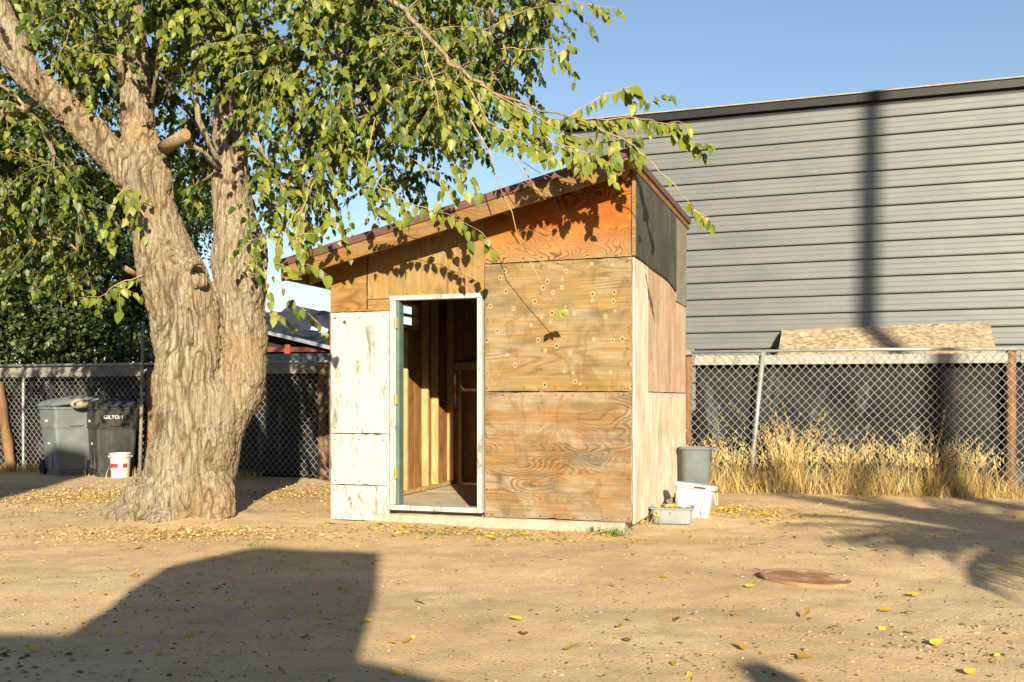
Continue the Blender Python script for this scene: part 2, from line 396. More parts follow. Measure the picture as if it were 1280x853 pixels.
MFLASH = plain('dark_flashing', (0.007, 0.0075, 0.010), 0.5, 0.25)
MTAN = plain('tan_edge', (0.28, 0.23, 0.15), 0.6)

# ------------------------------------------------------------------ ground
def axis(lo, hi, step, far):
    a = list(np.arange(lo, hi + 1e-6, step)); t = step; x = hi; up = []
    while x < far: t *= 1.5; x += t; up.append(x)
    t = step; x = lo; dn = []
    while x > -far: t *= 1.5; x -= t; dn.append(x)
    return np.array(dn[::-1] + a + up)
TREE_C = P(240, 640, 10.2)
def gh(x, y):
    p = Vector((x, y, 0))
    h = 0.028 * mnoise.noise(p * 0.7) + 0.012 * mnoise.noise(p * 2.1) + 0.006 * mnoise.noise(p * 5.3 + Vector((9, 2, 1))) + 0.004 * mnoise.noise(p * 12)
    d = math.hypot((x - TREE_C.x) / 1.1, (y - TREE_C.y) / 0.9)
    h += 0.09 * math.exp(-(d / 0.85) ** 2)
    r = math.hypot(x - 2.9, y - 5.35); h += 0.028 * math.exp(-(r / 0.45) ** 2) * (1 + mnoise.noise(p * 8))
    return h
def build_ground():
    xs = axis(-7.5, 7.5, 0.055, 900); ys = axis(2.6, 14.5, 0.06, 900)
    nx, ny = len(xs), len(ys)
    V = np.zeros((ny, nx, 3)); V[:, :, 0] = xs[None]; V[:, :, 1] = ys[:, None]
    for j, y in enumerate(ys):
        if -3 < y < 20:
            for i, x in enumerate(xs):
                if -14 < x < 12: V[j, i, 2] = gh(x, y)
    idx = np.arange(nx * ny).reshape(ny, nx)
    q = np.stack([idx[:-1, :-1], idx[:-1, 1:], idx[1:, 1:], idx[1:, :-1]], -1).reshape(-1, 4)
    me = np_mesh('ground', V.reshape(-1, 3), q.ravel(), np.arange(len(q)) * 4, np.full(len(q), 4), True)
    tag(link_mesh('ground', me, MG), kind='structure')
build_ground()

# ------------------------------------------------------------------ shed (local frame: x along the front to the right, y back, z up)
TH = math.atan(0.3304)
U = Vector((math.cos(TH), -math.sin(TH), 0)); V_ = Vector((math.sin(TH), math.cos(TH), 0))
R0 = P(791, 653, 9.27); R0.z = 0
shed = empty('shed', R0, -TH)
tag(shed, 'small lean-to shed patched from weathered plywood panels with an open doorway', 'shed')
W, D = 3.134, 3.2
def rt(x): return 3.46 + 0.2375 * (x - 0.05)          # roof top
def ru(x): return rt(x) - 0.075                         # underside of sheathing
def to_local(p):
    q = Vector(p) - R0; return Vector((q.dot(U), q.dot(V_), q.z))
def fpx(x, y, ly=0.0):
    """shed-local (x, z) where the photo ray meets the plane local y = ly"""
    d = Vector(((x - CX) / F, 1.0, -(y - HY) / F)); o = to_local((0, 0, CH)); dl = Vector((d.dot(U), d.dot(V_), d.z))
    t = (ly - o.y) / dl.y; q = o + dl * t; return q.x, q.z
def spx(x, y, lx=0.0):
    d = Vector(((x - CX) / F, 1.0, -(y - HY) / F)); o = to_local((0, 0, CH)); dl = Vector((d.dot(U), d.dot(V_), d.z))
    t = (lx - o.x) / dl.x; q = o + dl * t; return q.y, q.z
def ragged(poly, step=.06, j=.004):
    out = []
    for (a, b) in zip(poly, poly[1:] + poly[:1]):
        L = math.hypot(b[0] - a[0], b[1] - a[1]); k = max(1, int(L / step)); nx_, nz_ = -(b[1] - a[1]) / L, (b[0] - a[0]) / L
        for i in range(k):
            t = i / k; d = 0 if i == 0 else random.uniform(0, j) * (3.0 if random.random() < .07 else 1.0)
            out.append((a[0] + (b[0] - a[0]) * t + nx_ * d, a[1] + (b[1] - a[1]) * t + nz_ * d))
    return out
def panel(name, poly, mat, a, b, axis='y', label=None, bevel=0.003):
    if name in ('front_panel', 'side_panel', 'white_panel', 'corner_board'):
        poly = ragged(list(poly)); bevel = 0
    o = MB().prism(poly, a, b, axis).build(name, mat, shed, bevel=bevel)
    if label: o['label'] = label
    return o
xd0, xd1 = -2.458, -1.477
def rect(x0, x1, z0, z1): return [(x0, z0), (x1, z0), (x1, z1), (x0, z1)]
panel('front_panel', [(-1.449, .088), (-.7, .095), (-.012, .085), (-.010, 1.296), (-1.449, 1.30)], W_LOW, -.016, -.001, label='grey-tan plywood panel with swirling grain')
panel('front_panel', [(-1.449, 1.308), (-.010, 1.303), (-.010, 2.548), (-1.449, 2.538)], W_MID, -.017, -.002, label='knotty tan plywood panel')
panel('front_panel', [(-1.449, 2.545), (-.010, 2.556), (-.010, ru(-.01) - .01), (-1.449, ru(-1.449) - .01)], W_ORANGE, -.016, -.001, label='orange stained plywood panel with flame grain')
panel('front_panel', [(-2.712, 2.24), (-1.457, 2.24), (-1.457, ru(-1.457) - .01), (-2.712, ru(-2.712) - .01)], W_OVER, -.016, -.001, label='tan plywood panel over the doorway')
panel('front_panel', [(-3.132, 2.12), (-2.72, 2.12), (-2.72, ru(-2.72) - .01), (-3.132, ru(-3.132) - .01)], W_CORNER, -.017, -.002, label='amber plywood corner panel')
panel('filler_block', rect(-2.712, -2.462, 2.12, 2.234), W_CORNER, -.014, -.001)
panel('white_panel', rect(-3.125, -2.47, .885, 2.114), MWHITE, -.020, -.004)
panel('white_panel', rect(-3.125, -2.47, .362, .879), MWHITE, -.019, -.004)
panel('white_panel', rect(-3.125, -2.468, .004, .357), MWHITE, -.022, -.005)
panel('corner_strip', rect(-3.137, -3.127, .05, 2.115), W_CORNER, -.021, .03)
NAIL = plain('rusty_nail', (0.05, 0.03, 0.02), 0.7, 0.2, bump=0)
nl = MB()
def nail(x, z, y=-.0185): nl.box(x - .005, x + .005, y - .003, y + .004, z - .005, z + .005)
for z0, z1 in ((.12, 1.27), (1.33, 2.52), (2.58, 2.95)):
    for xx in (-1.43, -.88, -.04):
        z = z0
        while z < z1: nail(xx + random.uniform(-.01, .01), z); z += random.uniform(.13, .24)
for z in (.12, 1.27, 1.335, 2.51, 2.59):
    for k in range(9): nail(-1.40 + k * .165 + random.uniform(-.03, .03), z + random.uniform(-.01, .01))
for z in (2.28, 2.5): 
    for k in range(7): nail(-2.66 + k * .19, z + random.uniform(-.02, .02))
for z in (.06, .30, .40, .82, .94, 1.4, 2.06):
    for xx in (-3.09, -2.8, -2.52): nail(xx + random.uniform(-.02, .02), z, -.0235)
tag(nl.build('nail_heads', NAIL, shed), kind='stuff')
# wall framing behind the front panels
for x0, x1 in ((-3.13, -3.09), (-2.51, -2.47), (-1.46, -1.42), (-.9, -.86), (-.05, -.01)):
    panel('stud', [(x0, .1), (x1, .1), (x1, ru(x1) - .03), (x0, ru(x0) - .03)], W_STUD, .001, .088)
# door frame
fr = empty('door_frame'); fr.parent = shed
def frp(name, *b, mat=MTRIM, bev=.004, par=fr): return MB().box(*b).build(name, mat, par, bevel=bev)
frp('jamb', xd0, xd0 + .062, -.035, .06, .175, 2.215)
frp('jamb', xd1 - .05, xd1, -.035, .06, .175, 2.215)
frp('head', xd0 - .004, xd1 + .004, -.038, .06, 2.217, 2.262)
frp('sill', xd0 - .02, xd1 + .01, -.05, .09, .125, .173)
frp('door_stop', xd0 + .066, xd0 + .098, -.02, .09, .175, 2.21, mat=MGREEN)
for z in (1.99, 1.23, .49):
    h = frp('hinge', xd0 + .050, xd0 + .09, -.045, -.036, z - .05, z + .05, mat=MBRASS, bev=.002)
    MB().tube([(xd0 + .07, -.047, z - .055), (xd0 + .07, -.047, z + .055)], .008, 8).build('hinge_pin', MBRASS, fr)
# slab and floor
def rough_slab():
    m = MB(); n = 46
    xs = [-2.62 + 2.55 * k / n for k in range(n + 1)]
    top = [.083 if x > -2.44 else .08 for x in xs]
    rings = []
    for x, t in zip(xs, top):
        j = random.uniform(-.012, .012); j2 = random.uniform(-.015, .015)
        rings.append([(x, -.045 + j, -.06), (x, -.03 + j2, .03), (x, -.026 + j, t - .012), (x, -.012, t), (x, 3.2, t), (x, 3.2, -.06)])
    return m.loft(rings)
rough_slab().build('foundation_slab', MCON, shed, auto=40)
MB().box(-3.10, -2.63, .02, 3.2, -.06, .08).build('foundation_slab', MCON, shed)
for k in range(6):
    MB().box(-3.0, -.1, .1 + k * .51, .1 + k * .51 + .503, .086, .105 + random.uniform(0, .003)).build('floor_board', W_FLOOR, shed, bevel=.003)
# left wall: sheathing with a window gap, studs, plates
LWX = -3.02
wy0, _ = spx(503, 400, LWX); wy1, wz0 = spx(527, 412, LWX); wz1 = min(spx(515, 378, LWX)[1], ru(LWX) - .12)
print('window', wy0, wy1, wz0, wz1)
for (a, b, z0, z1) in ((0.02, wy0, .1, ru(-3.1) - .06), (wy1, D - .02, .1, ru(-3.1) - .06), (wy0, wy1, .1, wz0), (wy0, wy1, wz1, ru(-3.1) - .06)):
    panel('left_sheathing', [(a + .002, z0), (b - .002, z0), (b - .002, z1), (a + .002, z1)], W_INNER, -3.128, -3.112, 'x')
for y in (.15, .75, 1.35, spx(510, 520, LWX)[0], spx(536, 520, LWX)[0], spx(548, 520, LWX)[0], D - .07):
    if wy0 - .02 < y < wy1 + .02 and y < spx(520, 520, LWX)[0]:
        zt = wz0 - .05
    else: zt = ru(-3.1) - .08
    panel('stud', rect(y - .02, y + .02, .15, zt), W_STUD, -3.110, -3.022, 'x')
panel('wall_plate', rect(.1, D - .1, .106, .148), W_STUD, -3.110, -3.022, 'x')
win = empty('window'); win.parent = shed
for b in ((wy0, wy1, wz0, wz0 + .035), (wy0, wy1, wz1 - .035, wz1), (wy0, wy0 + .03, wz0 + .036, wz1 - .036), (wy1 - .03, wy1, wz0 + .036, wz1 - .036), (wy0 + .031, wy1 - .031, (wz0 + wz1) / 2 - .012, (wz0 + wz1) / 2 + .012)):
    MB().prism(rect(*b), -3.14, -3.05, 'x').build('window_frame', W_STUD, win)
gm = M('window_glass', 0.03, 0.5); gm.b.inputs['Transmission Weight'].default_value = 1.0; gm.b.inputs['IOR'].default_value = 1.02; gm.color((0.93, 0.96, 0.97))
for z0, z1 in ((wz0 + .036, (wz0 + wz1) / 2 - .013), ((wz0 + wz1) / 2 + .013, wz1 - .036)):
    MB().prism(rect(wy0 + .031, wy1 - .031, z0, z1), -3.10, -3.094, 'x').build('pane', gm.m, win)
# back wall of upright boards, ledger
x = -3.11; k = 0
while x < -.1:
    w = random.choice((.14, .17, .19)); x1 = min(x + w, -.08)
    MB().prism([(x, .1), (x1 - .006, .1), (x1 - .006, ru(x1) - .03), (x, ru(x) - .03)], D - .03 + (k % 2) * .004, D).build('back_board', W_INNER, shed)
    x = x1; k += 1
zl = fpx(570, 458, 3.1)[1]
MB().box(-3.0, -.2, D - .075, D - .032, zl - .05, zl + .05).build('ledger_board', W_STUD, shed, bevel=.003)
xb = fpx(580, 458, 3.1)[0]
MB().box(xb - .012, xb + .012, D - .10, D - .076, zl - .05, zl + .055).build('ledger_block', MTRIM, shed, bevel=.003)
xs_ = fpx(551, 500, 3.1)[0]
for xx in (xs_, xs_ + .28): MB().box(xx - .02, xx + .02, D - .12, D - .031, .106, zl - .055).build('stud', W_STUD, shed, bevel=.002)
# right wall
ya, yb = spx(808, 500)[0], 3.185
yc = spx(842, 300)[0]
print('right wall y', ya, yc)
panel('corner_board', rect(-.014, ya - .004, .075, 2.545), W_PALE, .001, .020, 'x', 'whitish bleached corner board')
panel('side_panel', rect(ya, yb, 1.305, 2.60), W_PINK, .002, .016, 'x', 'pinkish brown upper side panel')
panel('side_panel', [(ya, .10), (yb, .17), (yb, 1.298), (ya, 1.298)], W_PALE, .002, .017, 'x', 'bleached pale lower side panel')
panel('side_panel', [(-.014, 2.552), (yc - .5, 2.53), (yc, 2.47), (yc, ru(0) - .012), (-.014, ru(0) - .012)], W_DARK, .018, .034, 'x', 'charcoal weathered side panel under the roof')
panel('side_panel', rect(yc + .01, yb, 2.36, ru(0) - .012), W_GREYB, .018, .030, 'x', 'grey weathered strip at the rear corner')
panel('corner_trim', rect(-.022, -.015, 2.56, ru(0) - .012), W_FASCIA, -.005, .030, 'x')
for y in (.05, .9, 1.6, 2.4, 3.12): panel('stud', rect(y - .02, y + .02, .1, ru(-.05) - .03), W_STUD, -.089, -.001, 'x')
# roof
o_f = .40; xr, xl = .05, -3.488; ob = .12
def slope_box(name, x0, x1, y0, y1, t0, t1, mat, bevel=.003, par=shed):
    vs = [(x, y, rt(x) + t) for t in (t0, t1) for x, y in ((x0, y0), (x1, y0), (x1, y1), (x0, y1))]
    return MB().add(vs, [(3, 2, 1, 0), (4, 5, 6, 7), (0, 1, 5, 4), (1, 2, 6, 5), (2, 3, 7, 6), (3, 0, 4, 7)]).build(name, mat, par, bevel=bevel)
MROOF = plain('brown_roll_roofing', (0.11, 0.065, 0.05), 0.9, 0.2, 40)
roof = slope_box('roof', xl + .01, xr - .01, -o_f + .03, D + ob - .01, -.07, -.006, MROOF)
slope_box('drip_edge', xl, xr, -o_f - .012, -o_f + .028, -.072, .004, MDRIP, par=roof)
slope_box('drip_edge', xr - .009, xr + .012, -o_f + .03, D + ob, -.066, .002, MDRIP, par=roof)
slope_box('fascia', xl + .012, xr - .004, -o_f, -o_f + .035, -.215, -.074, W_FASCIA, par=roof)
slope_box('fascia', xl + .012, xl + .05, -o_f + .037, D + ob, -.20, -.072, W_FASCIA, par=roof)
slope_box('fascia', xr - .036, xr - .006, -o_f + .037, D + ob, -.125, -.072, W_FASCIA, par=roof)
for y in (.10, .75, 1.4, 2.05, 2.7, D - .1):
    slope_box('rafter', xl + .055, xr - .05, y - .02, y + .02, -.20, -.072, W_STUD, par=roof)
for x in (-3.3, -2.6, -1.9, -1.2, -.5, -.06):
    slope_box('lookout', x - .02, x + .02, -o_f + .037, -.02, -.16, -.072, W_FASCIA, par=roof)
# ------------------------------------------------------------------ metal building
BT = math.atan(0.36)
BY0 = 15.0; BX0 = (1072 - CX) / F * BY0
def bline(k):                                     # point of the facade on photo column ratio k
    Y = (BY0 + .36 * BX0) / (1 + .36 * k); return Vector((k * Y, Y, 0))
bl0 = bline((708 - CX) / F); bl1 = bline((1420 - CX) / F)
bld = empty('metal_building', bl0, -BT)
tag(bld, 'large windowless grey metal building with horizontal ribbed siding behind the fence', 'building')
BL = (bl1 - bl0).length
BH = CH + (498 - 100 + 2) / F * bline(.512).y
rib = 23.0 / F * bline(.512).y
print('building', BL, BH, rib)
prof = [(0, -.02), (.05, -.02), (.055, .022), (.13, .026), (.36, .022), (.38, .018), (.41, .018), (.43, .022), (.64, .018), (.66, .014), (.69, .014), (.71, .018), (.97, .014), (1.0, -.03)]
nrow = int(BH / rib) + 1; z0b = BH - .13 - nrow * rib
me_p = None
for k in range(nrow):
    if me_p is None:
        m = MB(); rings = []
        L = [0, BL * .33, BL * .66, BL]
        vs = []; fs = []
        for xx in L:
            for (t, d) in prof: vs.append((xx, -d - .005, t * rib))
        n = len(prof)
        fs = [(i * n + j, (i + 1) * n + j, (i + 1) * n + j + 1, i * n + j + 1) for i in range(3) for j in range(n - 1)]
        me_p = MB().add(vs, fs).mesh('siding_panel')
    o = link_mesh('siding_panel', me_p, MSID, bld); o.location = (0, -.004 * (k % 2), z0b + k * rib)
MB().box(0.01, BL - .01, .05, 9, -.2, BH - .21).build('wall', MSID, bld)
MB().box(-.06, BL, -.10, -.03, BH - .145, BH - .02).build('roof_flashing', MFLASH, bld, bevel=.006)
MB().box(-.06, BL, -.13, 9, BH - .02, BH).build('roof_edge', MTAN, bld, bevel=.004)
MB().box(-.06, BL, -.028, .0, BH - .20, BH - .13).build('gutter_backing', MFLASH, bld)
sc = MB()
for k in range(nrow):
    for px in (895, 1020, 1160):
        q = bline((px - CX) / F); s = (q - bl0).length
        sc.box(s - .006, s + .006, -.036, -.02, z0b + k * rib + rib * .2 - .006, z0b + k * rib + rib * .2 + .006)
tag(sc.build('screw_heads', MGALV, bld), kind='stuff')

# ------------------------------------------------------------------ fences
def fence_wire(p0, p1, H, z0=.04, w=.053, hh=.058, r=.0026, seed=0):
    d = (p1 - p0); L = d.length; d.normalize(); nrm = Vector((-d.y, d.x, 0))
    n = int(L / w); k = int((H - z0) / hh)
    V = []; E = []
    off = rng.random(2) * 10
    for i in range(n):
        for j in range(k + 1):
            s = (i + ((i + j) % 2)) * w; z = z0 + j * hh
            s += .010 * math.sin(z * 3.1 + s * .9 + off[0]) + .006 * math.sin(s * 5 + z * 6)
            z += .010 * math.sin(s * 2.3 + off[1]) * (1 - z / H)
            b = .012 * math.sin(s * 1.7 + z * 2) + (.004 if (i + j) % 2 else -.004)
            V.append(p0 + d * s + nrm * b + Vector((0, 0, z)))
    V = np.array([tuple(v) for v in V]); idx = np.arange(n * (k + 1)).reshape(n, k + 1)
    A = V[idx[:, :-1].ravel()]; B = V[idx[:, 1:].ravel()]
    t = B - A; t /= np.linalg.norm(t, axis=1)[:, None]
    a = np.cross(t, np.array(nrm)); a /= np.linalg.norm(a, axis=1)[:, None]; b = np.cross(t, a)
    ring = [a * r, b * r, -a * r, -b * r]
    vs = np.stack([A + q for q in ring] + [B + q for q in ring], 1).reshape(-1, 3)
    f = np.array([(0, 1, 5, 4), (1, 2, 6, 5), (2, 3, 7, 6), (3, 0, 4, 7)])
    fl = (f[None] + (np.arange(len(A)) * 8)[:, None, None]).reshape(-1, 4)
    return np_mesh('wire_mesh', vs, fl.ravel(), np.arange(len(fl)) * 4, np.full(len(fl), 4), True)
def round_post(p, r, h, mat, parent, lean=(0, 0), name='post', jit=.06):
    pts = [Vector(p) + Vector((lean[0] * t, lean[1] * t, -.05 + (h + .05) * t)) for t in np.linspace(0, 1, 9)]
    return MB().tube(pts, [r * random.uniform(.94, 1.06) for _ in pts], 10, jit=jit).build(name, mat, parent, smooth=True)
FR0 = Vector((2.42, 13.50, 0)); FR1 = Vector((6.9, 12.50, 0))
FL1 = Vector((-2.92, 15.2, 0)); FL0 = Vector((-9.4, 17.4, 0))
RH = 1.86
fR = empty('chain_link_fence', FR0)
tag(fR, 'chain-link fence with dry weeds at its foot and a white board along its top', 'fence')
def rel(o, root):
    o.location = -Vector(root.location); return o
def fpos(a, b, px):
    k = (px - CX) / F; d = b - a; t = (k * a.y - a.x) / (d.x - k * d.y); return a + d * t
rel(link_mesh('wire_mesh', fence_wire(FR0, FR1, RH), MWIRE, fR), fR)
rel(MB().tube([FR0 + Vector((0, 0, RH + .0)), FR0.lerp(FR1, .5) + Vector((0, 0, RH + .015)), FR1 + Vector((0, 0, RH))], .021, 10).build('top_rail', MGALV, fR, smooth=True), fR)
for px, r, h in ((861, .055, 1.86), (1268, .065, 1.84)):
    p = fpos(FR0, FR1, px) + Vector((0, .09, 0))
    rel(round_post(p, r, h, W_POST, fR), fR)
p = fpos(FR0, FR1, 861); rel(MB().box(p.x - .09, p.x + .08, p.y - .02, p.y + .12, 1.82, 1.90).build('post_cap', W_GREYB, fR, bevel=.01), fR)
pb = G(936, 614); pt = P(954, 440, 13.3)
rel(MB().tube([pb + Vector((0, 0, -.1)), pt], .03, 10).build('steel_post', MGALV, fR, smooth=True), fR)
dR = (FR1 - FR0).normalized(); nR = Vector((-dR.y, dR.x, 0))
q0 = fpos(FR0, FR1, 868) + nR * .05; q1 = fpos(FR0, FR1, 1262) + nR * .05
def plank(p0, p1, z0, z1, th, mat, parent, name):
    d = (p1 - p0).normalized(); n = Vector((-d.y, d.x, 0))
    mt = Matrix.Translation(p0) @ Matrix.Rotation(math.atan2(d.y, d.x), 4, 'Z')
    return rel(MB().box(0, (p1 - p0).length, 0, th, z0, z1, mt).build(name, mat, parent, bevel=.003), parent)
MBOARD = mat_white_paint('grey_white_board', (0.24, 0.235, 0.22), 0.66, 0.4)
plank(q0, q1, 1.69, 1.815, .03, MBOARD, fR, 'top_board')
plank(q1 + dR * .14, FR1 + nR * .05, 1.69, 1.815, .03, MBOARD, fR, 'top_board')
# left fence
fL = empty('chain_link_fence', FL0)
tag(fL, 'chain-link fence with a grey top board running behind the trash carts', 'fence')
LH = 1.80
rel(link_mesh('wire_mesh', fence_wire(FL0, FL1 + (FL1 - FL0).normalized() * 1.6, LH - .04), MWIRE, fL), fL)
dL = (FL1 - FL0).normalized(); nL = Vector((-dL.y, dL.x, 0))
rel(MB().tube([FL0 + Vector((0, 0, LH)), FL1 + dL * 1.6 + Vector((0, 0, LH))], .021, 8).build('top_rail', MGALV, fL, smooth=True), fL)
a = fpos(FL0, FL1, -40) + nL * .05; b = fpos(FL0, FL1, 176) + nL * .05
plank(a, b, 1.60, 1.78, .03, W_GREYB, fL, 'top_board')
a = fpos(FL0, FL1, 191) + nL * .05; b = fpos(FL0, FL1, 393) + nL * .05
plank(a, b, 1.62, 1.77, .03, W_GREYB, fL, 'top_board')
for px, ln in ((184, 0.0), (400, 0.0)):
    rel(round_post(fpos(FL0, FL1, px) + nL * .10, .075, 1.80, W_POST, fL, (ln, 0), jit=.1), fL)
rel(round_post(fpos(FL0, FL1, 22) + nL * -.12, .085, 1.50, W_POST, fL, (-.28, .1), jit=.1), fL)
for px in (28, 412):
    rel(round_post(fpos(FL0, FL1, px) + nL * .02, .024, 1.80, MGALV, fL, name='steel_post', jit=0), fL)
# blue grey sheet on top of the left fence next to the shed
a = fpos(FL0, FL1, 300) + nL * .30; b = fpos(FL0, FL1, 470) + nL * .30
shm = plain('blue_grey_sheet', (0.13, 0.16, 0.20), 0.5, 0.15)
d = (b - a).normalized(); mt = Matrix.Translation(a) @ Matrix.Rotation(math.atan2(d.y, d.x), 4, 'Z')
st = MB().box(0, (b - a).length, 0, .02, 0, 1.94, mt).build('sheet_panel', shm)
tag(st, 'pale blue-grey sheet panel standing up behind the fence beside the shed', 'panel')

# black plastic sheets
def tarp(p0, p1, z0, z1, off, name, label, seed):
    d = (p1 - p0); L = d.length; d.normalize(); n = Vector((-d.y, d.x, 0))
    nx, nz = int(L / .045), int((z1 - z0) / .045)
    V = np.zeros((nz + 1, nx + 1, 3))
    for j in range(nz + 1):
        z = z0 + (z1 - z0) * j / nz
        for i in range(nx + 1):
            s = L * i / nx
            q = Vector((s * .55 + z * .75 + seed, z * .25 - s * .12, seed))
            b = .05 * mnoise.noise(q * 1.3) + .020 * mnoise.noise(q * 3.5 + Vector((4, 4, 4))) + .016 * abs(mnoise.noise(Vector((s * 2.2, z * 2.6, seed)) * 2.0)) 
            fade = min(1.0, (z1 - z) / .35 + .15)
            c = p0 + d * s + n * (off + b * fade)
            V[j, i] = (c.x, c.y, z + .02 * mnoise.noise(Vector((s * 2, seed, 0))))
    idx = np.arange((nx + 1) * (nz + 1)).reshape(nz + 1, nx + 1)
    q = np.stack([idx[:-1, :-1], idx[:-1, 1:], idx[1:, 1:], idx[1:, :-1]], -1).reshape(-1, 4)
    me = np_mesh(name, V.reshape(-1, 3), q.ravel(), np.arange(len(q)) * 4, np.full(len(q), 4), True)
    o = link_mesh(name, me, MTARP)
    sm = o.modifiers.new('thickness', 'SOLIDIFY'); sm.thickness = .003
    return tag(o, label, 'tarp')
tarp(FR0 + dR * .05, FR1, .0, 1.70, .22, 'plastic_tarp', 'wrinkled black plastic sheet hung behind the fence with dry weeds', 3.3)
tarp(FL0 + dL * .1, FL1 + dL * 1.5, .0, 1.64, .24, 'plastic_tarp', 'black plastic sheet hung behind the fence by the trash carts and trunk', 8.1)

# sloping strand board lean-to against the metal building
k0, k1 = (978 - CX) / F, (1236 - CX) / F
nB = Vector((-math.sin(BT), -math.cos(BT), 0)); uB = Vector((math.cos(BT), -math.sin(BT), 0))
t0 = bline(k0) + nB * .1; t1 = bline(k1) + nB * .1
t0.z = CH + 85 / F * t0.y; t1.z = CH + 96 / F * t1.y
lt = empty('board_lean_to', (t0.x, t0.y, 0))
tag(lt, 'sloping tan strand board propped between the fence and the metal building', 'board')
dn = nB * 1.06 + Vector((0, 0, -.60)); th = Vector((0, 0, -.014))
pts = [t0, t1, t1 + dn, t0 + dn]
rel(MB().add(pts + [q + th for q in pts], [(0, 1, 2, 3), (7, 6, 5, 4), (0, 4, 5, 1), (1, 5, 6, 2), (2, 6, 7, 3), (3, 7, 4, 0)]).build('strand_board', MOSB, lt), lt)
for q in pts:
    c = q.lerp((pts[0] + pts[2]) / 2, .04)
    rel(MB().box(c.x - .04, c.x + .04, c.y - .04, c.y + .04, -.05, c.z - .06).build('leg', W_STUD, lt), lt)
c0, c1 = t0 - uB * .19, t0 - uB * .03
rel(MB().add([t0 - uB * .02 + th, t0 + dn - uB * .02 + th, t0 + dn - uB * .25 - Vector((0, 0, .8)), t0 - uB * .02 - Vector((0, 0, 1.2))], [(0, 1, 2, 3)]).build('dark_side_sheet', MTARP, lt), lt)  # dark sheet at the left end of the board

# ------------------------------------------------------------------ neighbour house beyond the left fence
NY = 27.0
nb = empty('neighbor_house', (P(372, 440, NY).x, NY, 0))
tag(nb, 'house with a dark slate gabled roof and red trim beyond the fence', 'house')
def rl(o): return rel(o, nb)
MRED = plain('red_wall', (0.20, 0.035, 0.028), 0.7); MSLATE = plain('slate_roof', (0.03, 0.036, 0.05), 0.8, 0.25, 30); MPALE = plain('pale_fascia', (0.20, 0.22, 0.26), 0.6)
z = lambda y, Y=NY: CH + (HY - y) / F * Y
x = lambda px, Y=NY: (px - CX) / F * Y
rl(MB().prism([(x(235), -.1), (x(470), -.1), (x(470), z(448)), (x(240), z(393))], NY + .3, NY + 3.6).build('wall', plain('dark_gable', (0.02, 0.012, 0.012), 0.8), nb))
rl(MB().add([(x(240), NY - .2, z(390)), (x(480), NY - .2, z(448)), (x(480), NY + 4, z(405)), (x(371), NY + 4, z(372)), (x(240), NY + 4, z(376)),
             (x(240), NY - .2, z(394)), (x(480), NY - .2, z(452)), (x(480), NY + 4, z(409)), (x(371), NY + 4, z(376)), (x(240), NY + 4, z(380))],
            [(0, 1, 2, 3, 4), (9, 8, 7, 6, 5), (0, 5, 6, 1), (1, 6, 7, 2), (2, 7, 8, 3), (3, 8, 9, 4), (4, 9, 5, 0)]).build('roof', MSLATE, nb))
rl(MB().add([(x(240), NY - .24, z(391)), (x(480), NY - .24, z(449)), (x(480), NY - .24, z(453.5)), (x(240), NY - .24, z(395.5)), (x(240), NY - .20, z(391)), (x(480), NY - .20, z(449)), (x(480), NY - .20, z(453.5)), (x(240), NY - .20, z(395.5))],
            [(0, 1, 2, 3), (7, 6, 5, 4), (0, 4, 5, 1), (3, 2, 6, 7)]).build('fascia', MPALE, nb))
rl(MB().box(x(330), x(420), NY - .0, NY + .25, z(440), z(434)).build('red_beam', plain('red_beam_paint', (0.14, 0.022, 0.016), 0.6), nb))
rl(MB().box(x(356), x(363), NY - .05, NY + .2, z(445), z(431)).build('red_post', MRED, nb))
rl(MB().prism([(x(352, NY + 6), z(400, NY + 6)), (x(371, NY + 6), z(384, NY + 6)), (x(430, NY + 6), z(397, NY + 6)), (x(430, NY + 6), z(430, NY + 6)), (x(352, NY + 6), z(430, NY + 6))], NY + 5, NY + 9).build('dormer', MSLATE, nb))
MSKY = plain('skylight_glass', (0.45, 0.50, 0.56), 0.15, 0.05)
for a, b in ((385, 393), (397, 406)):
    rl(MB().add([(x(a, NY + 1.2), NY + 1.2, z(420, NY + 1.2)), (x(b, NY + 1.2), NY + 1.2, z(424, NY + 1.2)), (x(b + 2, NY + 1.2), NY + 1.5, z(411, NY + 1.2)), (x(a + 2, NY + 1.2), NY + 1.5, z(407, NY + 1.2))], [(0, 1, 2, 3)]).build('skylight', MSKY, nb))

# ------------------------------------------------------------------ the big tree
TY = 10.25
tree = empty('mulberry_tree', (TREE_C.x, TY, 0))
tag(tree, 'old twin-stemmed tree with thick pollarded trunk and drooping green leaves beside the shed', 'tree')
TROOT = Vector(tree.location)
def stem(seq):
    """seq of (px, py, px width, Y)"""
    return [P(a, b, Y) for a, b, w, Y in seq], [w / 2 / F * Y for a, b, w, Y in seq]
MAIN = [(214, 676, 158, TY - .02), (222, 655, 136, TY), (230, 620, 114, TY), (238, 580, 106, TY), (246, 545, 100, TY), (250, 515, 98, TY + .04), (256, 488, 96, TY + .1), (262, 462, 70, TY + .14), (266, 440, 40, TY + .16)]
LST = [(240, 560, 90, TY - .03), (235, 500, 86, TY - .06), (235, 445, 82, TY - .07), (233, 392, 82, TY - .05), (221, 352, 84, TY - .03), (206, 322, 76, TY - .01), (191, 270, 60, TY), (183, 220, 56, TY), (174, 160, 44, TY + .05), (168, 90, 36, TY + .1), (162, 20, 31, TY + .15), (156, -70, 27, TY + .2), (150, -190, 20, TY + .3)]
